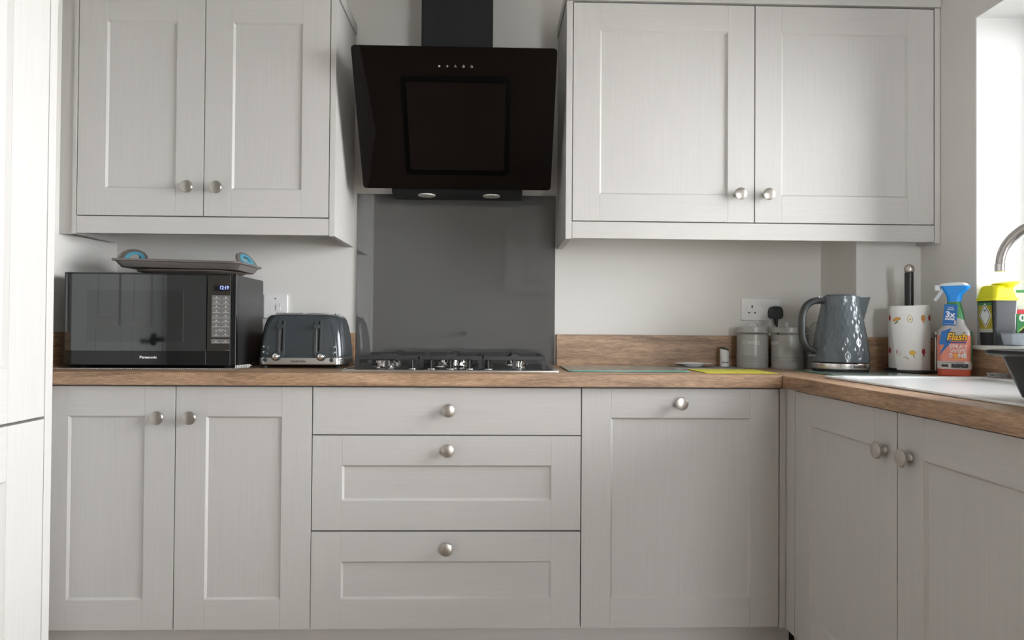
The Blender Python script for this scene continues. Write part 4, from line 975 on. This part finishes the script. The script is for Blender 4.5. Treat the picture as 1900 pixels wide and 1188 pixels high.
# ---------------------------------------------------------------- things on the window sill
ZS_ = W1[2]+0.003
t = thing('sharps_bin', 'small charcoal waste bin with bright yellow lid on the window sill', 'waste bin', (1.6385, -0.0440, ZS_+0.0003))
b = MB(); b.loft([(0.0, 0.062, 0.062, 0.007), (0.046, 0.065, 0.065, 0.007), (0.0462, 0.0665, 0.0665, 0.007), (0.093, 0.069, 0.069, 0.008), (0.0932, 0.0705, 0.0705, 0.008), (0.132, 0.0735, 0.0735, 0.008)], 5); bn = part('bin_body', b, 'bin_dark', t)
b = MB(); b.loft([(0.1322, 0.082, 0.082, 0.010), (0.1385, 0.082, 0.082, 0.010), (0.1410, 0.076, 0.076, 0.010), (0.170, 0.066, 0.066, 0.012), (0.1765, 0.061, 0.061, 0.014), (0.179, 0.050, 0.050, 0.014)], 6); ld = part('lid', b, 'bin_yellow', t)
b = MB(); b.lathe([(0.024, 0.0), (0.028, 0.008), (0.038, 0.0115), (0.038, 0.014), (0.030, 0.0165), (0, 0.0180)], 36, Mx=Matrix.Translation((0.018, -0.016, 0.172)) @ Matrix.Rotation(math.radians(-5), 4, 'Y')); part('flip_cap', b, 'bin_yellow', ld)
# label on the face turned to the room (-X): drawing frame x -> -Y, y -> up, z -> -X
LM = Matrix.Translation((-0.0362, 0, 0.0825)) @ Matrix.Rotation(math.radians(-2.7), 4, 'Y') @ Matrix.Rotation(-PI/2, 4, 'Z') @ RX90
b = MB()
b.mat(0); b.box(-0.0265, 0.0265, -0.044, 0.036, 0, 0.0004, Mx=LM)
b.mat(1); b.box(-0.0265, 0.0265, 0.0365, 0.044, 0, 0.0004, Mx=LM)
b.mat(2); b.box(-0.0265, 0.0265, -0.044, -0.034, 0.0004, 0.0006, Mx=LM)
for zz in (-0.037, -0.040): b.mat(3).box(-0.022, 0.022, zz-0.0004, zz+0.0004, 0.0006, 0.0007, Mx=LM)
dm = lambda k: [(0, 0.037*k), (0.0245*k, 0), (0, -0.037*k), (-0.0245*k, 0)]
DM = LM @ Matrix.Translation((0.0005, 0.006, 0))
b.mat(4).prism(dm(1.0), 0.0005, 0.0008, Mx=DM); b.mat(3).prism(dm(0.88), 0.0008, 0.0010, Mx=DM); b.mat(4).prism(dm(0.78), 0.0010, 0.0012, Mx=DM)
b.mat(3)
for a in (90, 210, 330): ring(b, DM @ Matrix.Translation((0.0032*math.cos(math.radians(a)), 0.0145+0.0032*math.sin(math.radians(a)), 0.0012)), 0.0019, 0.0012, math.radians(a+40), math.radians(a+320), 10)
for k in range(14):
    b.box(-0.024+0.003*(k % 3), -0.019+0.003*(k % 3), 0.030-k*0.0045, 0.0312-k*0.0045, 0.0004, 0.0005, Mx=LM)
    b.box(0.0175+0.0015*(k % 2), 0.0245, 0.030-k*0.0045, 0.0312-k*0.0045, 0.0004, 0.0005, Mx=LM)
part('warning_label', b, ['label_ochre', 'label_green', 'label_pale', 'label_black', 'white_print'], bn)

t = thing('food_tub', 'low frosted clear plastic tub on the sill beside the yellow-lidded bin', 'tub', (1.6420, -0.1310, ZS_+0.0003))
b = MB(); b.loft([(0.0, 0.066, 0.066, 0.022), (0.004, 0.076, 0.076, 0.026), (0.020, 0.083, 0.083, 0.028), (0.033, 0.085, 0.085, 0.028), (0.034, 0.089, 0.089, 0.030), (0.0365, 0.089, 0.089, 0.030), (0.0355, 0.082, 0.082, 0.027), (0.006, 0.073, 0.073, 0.025)], 6); part('tub_body', b, 'clear_tub', t)

t = thing('plant_food_packet', 'milky packet with red and green print standing behind the frosted tub', 'packet', (1.7420, -0.040, ZS_+0.0003), math.radians(-12))
PW, PH = 0.104, 0.166
b = MB(); b.loft([(0.0, PW-0.004, 0.042, 0.012), (0.006, PW, 0.046, 0.013), (0.10, PW, 0.044, 0.013), (0.136, PW, 0.030, 0.010), (0.158, PW, 0.009, 0.004)], 5); pb = part('packet_body', b, 'packet', t)
b = MB(); b.box(-PW/2, PW/2, -0.005, 0.005, 0.1583, PH, 0.001); part('seal', b, 'label_green', t)
b = MB()
b.mat(0); b.box(-PW/2+0.004, PW/2-0.004, -0.0236, -0.0228, 0.006, 0.094)
b.mat(1); b.box(-PW/2+0.004, PW/2-0.004, -0.0234, -0.0226, 0.094, 0.107)
b.mat(2); b.prism([(-PW/2+0.004, 0.040), (-0.02, 0.066), (0.03, 0.075), (PW/2-0.004, 0.070), (PW/2-0.004, 0.058), (0.02, 0.060), (-0.02, 0.052)], 0.0236, 0.0239, Mx=RX90)
b.mat(3); b.prism([(-PW/2+0.006, 0.008), (PW/2-0.006, 0.008), (PW/2-0.006, 0.050), (0.03, 0.056), (0.0, 0.050), (-0.03, 0.052), (-PW/2+0.006, 0.032)], 0.0237, 0.0240, Mx=RX90)
part('printed_label', b, ['label_green', 'packet_red', 'packet_lime', 'soil'], pb)
b = MB(); b.text('0L', 0.0285, front(-0.024, -0.0237, 0.081), bold=0.0010, width=0.036); part('lettering', b, 'white_print', pb)

# ---------------------------------------------------------------- sink, tap, bowl
t = thing('sink', 'white inset sink with drainer in the right-hand worktop', 'sink', (1.084, -0.105, ZW))
b = MB(); SWX, SLY = 0.490, 1.36; zt = 0.0065
# outer frame ring with a shallow drainer and a deep bowl (local x to the wall, local -y to the camera)
def rim(x0, x1, y0, y1): b.box(x0, x1, y0, y1, 0.0004, zt, 0.0022)
rim(0, 0.036, -SLY, 0); rim(SWX-0.045, SWX, -SLY, 0); rim(0.0362, SWX-0.0452, -0.030, 0); rim(0.0362, SWX-0.0452, -SLY, -SLY+0.030); rim(0.0362, SWX-0.0452, -0.975, -0.935)
b.box(0.030, SWX-0.04, -0.940, -0.026, 0.0004, 0.0030)
part('rim', b, 'sink_white', t)
b = MB()
bx, by, bw, bdp = (0.046+0.436)/2-0.0, (-0.955-1.315)/2, 0.386, 0.352
b.loft([(0.004, bw, bdp, 0.04, 0.241, -1.135), (-0.150, bw-0.02, bdp-0.02, 0.05, 0.241, -1.135), (-0.160, bw-0.06, bdp-0.06, 0.05, 0.241, -1.135)], 6, cap0=False); part('basin', b, 'sink_white', t, smooth=60)
t = thing('kitchen_tap', 'brushed steel gooseneck tap curving in over the sink', 'tap', (1.552, -0.522, ZW+0.0066))
b = MB(); b.lathe([(0.026, 0), (0.026, 0.004), (0.019, 0.010), (0.0175, 0.09), (0.0135, 0.10), (0, 0.10)], 28); part('tap_body', b, 'tapsteel', t)
dv = Vector((-0.707, 0.707, 0)); R_ = 0.1075; pts = [Vector((0, 0, 0.09)), Vector((0, 0, 0.2))]
zc = 0.300
for k in range(0, 25):
    a = PI*k/24; pts.append(dv*(R_-R_*math.cos(a)) + Vector((0, 0, zc+R_*0.92*math.sin(a))))
pts += [dv*(2*R_+0.001) + Vector((0, 0, zc-0.014))]
b = MB(); b.tube(pts, 0.0125, 18); part('spout', b, 'tapsteel', t)
b = MB(); e = pts[-1]; b.lathe([(0.0133, -0.006), (0.0133, 0.012), (0.0126, 0.013)], 24, Mx=Matrix.Translation(e), cap=True); part('spout_tip', b, 'steel', t)
b = MB(); b.tube([(0.017, 0, 0.06), (0.030, 0.0, 0.064), (0.036, -0.03, 0.085), (0.038, -0.07, 0.100)], [0.009, 0.008, 0.006, 0.006], 12); part('lever', b, 'tapsteel', t)
t = thing('washing_up_bowl', 'black rectangular washing-up bowl standing on the white drainer', 'washing-up bowl', (1.318, -0.858, ZW+0.0046))
b = MB(); b.loft([(0.0, 0.290, 0.275, 0.014), (0.004, 0.304, 0.289, 0.018), (0.082, 0.346, 0.346, 0.024), (0.0850, 0.386, 0.384, 0.030), (0.0890, 0.392, 0.390, 0.032), (0.0945, 0.388, 0.386, 0.031), (0.0965, 0.374, 0.372, 0.028), (0.090, 0.344, 0.344, 0.024), (0.006, 0.300, 0.284, 0.017)], 7); part('bowl_body', b, 'bowl_black', t)
# wire scourer behind the bowl
b = MB(); random.seed(3)
for k in range(26):
    a0 = random.uniform(0, 2*PI); pts = []
    for q in range(14):
        a = a0+q*0.5; rr = 0.020+0.006*math.sin(q*1.7+k); pts.append((rr*1.15*math.cos(a), rr*0.8*math.sin(a), 0.0075+0.0055*math.sin(q*1.3+k*0.9)))
    b.tube(pts, 0.0008, 5)
o = part('wire_scourer', b, 'wire'); o.location = (1.545, -0.170, ZW+0.0072); tag(o, 'silver wire scourer lying on the sink edge behind the black bowl', 'scourer')

# ---------------------------------------------------------------- camera
f, cx, cy, cz = 1246.4077, 0.13501, -2.00936, 1.04428
r = Vector((0.999598589838279, -0.027398733458071558, 0.007208924900262306)); u = Vector((-0.007532488700966799, -0.011724637716070116, 0.9999028925272678)); fw = Vector((0.027311550803531447, 0.9995558224908304, 0.011926311977542112))
cam = bpy.data.cameras.new('camera'); cam.sensor_width = 36.0; cam.sensor_fit = 'HORIZONTAL'; cam.lens = 36.0*f/1900; cam.clip_start = 0.02
co = bpy.data.objects.new('camera', cam); COL.objects.link(co)
co.matrix_world = Matrix(((r.x, u.x, -fw.x, cx), (r.y, u.y, -fw.y, cy), (r.z, u.z, -fw.z, cz), (0, 0, 0, 1)))
SC.camera = co

# ---------------------------------------------------------------- light: overcast sky through the window and two added openings
wd = bpy.data.worlds.new('sky'); SC.world = wd; wd.use_nodes = True
bg = wd.node_tree.nodes['Background']; bg.inputs['Color'].default_value = (0.965, 0.975, 1.0, 1); bg.inputs['Strength'].default_value = 18.0
def portal(y0, y1, z0, z1):
    l = bpy.data.lights.new('window_daylight', 'AREA'); l.shape = 'RECTANGLE'; l.size = z1-z0; l.size_y = y1-y0
    l.cycles.is_portal = True
    o = bpy.data.objects.new('window_daylight', l); COL.objects.link(o)
    o.location = (XR+0.232, (y0+y1)/2, (z0+z1)/2); o.rotation_euler = (0, math.radians(90), 0)
portal(*W1); portal(*FILL_WIN)  # real window first, then the added fill window
l = bpy.data.lights.new('window_daylight', 'AREA'); l.shape = 'RECTANGLE'; l.size = FILL_DOOR[1]-FILL_DOOR[0]; l.size_y = FILL_DOOR[3]-FILL_DOOR[2]; l.cycles.is_portal = True  # portal for the added glazed door
o = bpy.data.objects.new('window_daylight', l); COL.objects.link(o); o.location = ((FILL_DOOR[0]+FILL_DOOR[1])/2, YF-0.048, (FILL_DOOR[2]+FILL_DOOR[3])/2); o.rotation_euler = (math.radians(90), 0, 0)
SC.view_settings.view_transform = 'Standard'; SC.view_settings.look = 'None'; SC.view_settings.gamma = 1.0; SC.view_settings.use_curve_mapping = False
SC.view_settings.exposure = 0.62
SC.cycles.use_denoising = True
SC.cycles.max_bounces = 14; SC.cycles.diffuse_bounces = 8; SC.cycles.glossy_bounces = 5; SC.cycles.transparent_max_bounces = 12
SC.cycles.sample_clamp_indirect = 6.0; SC.cycles.caustics_reflective = False; SC.cycles.caustics_refractive = False
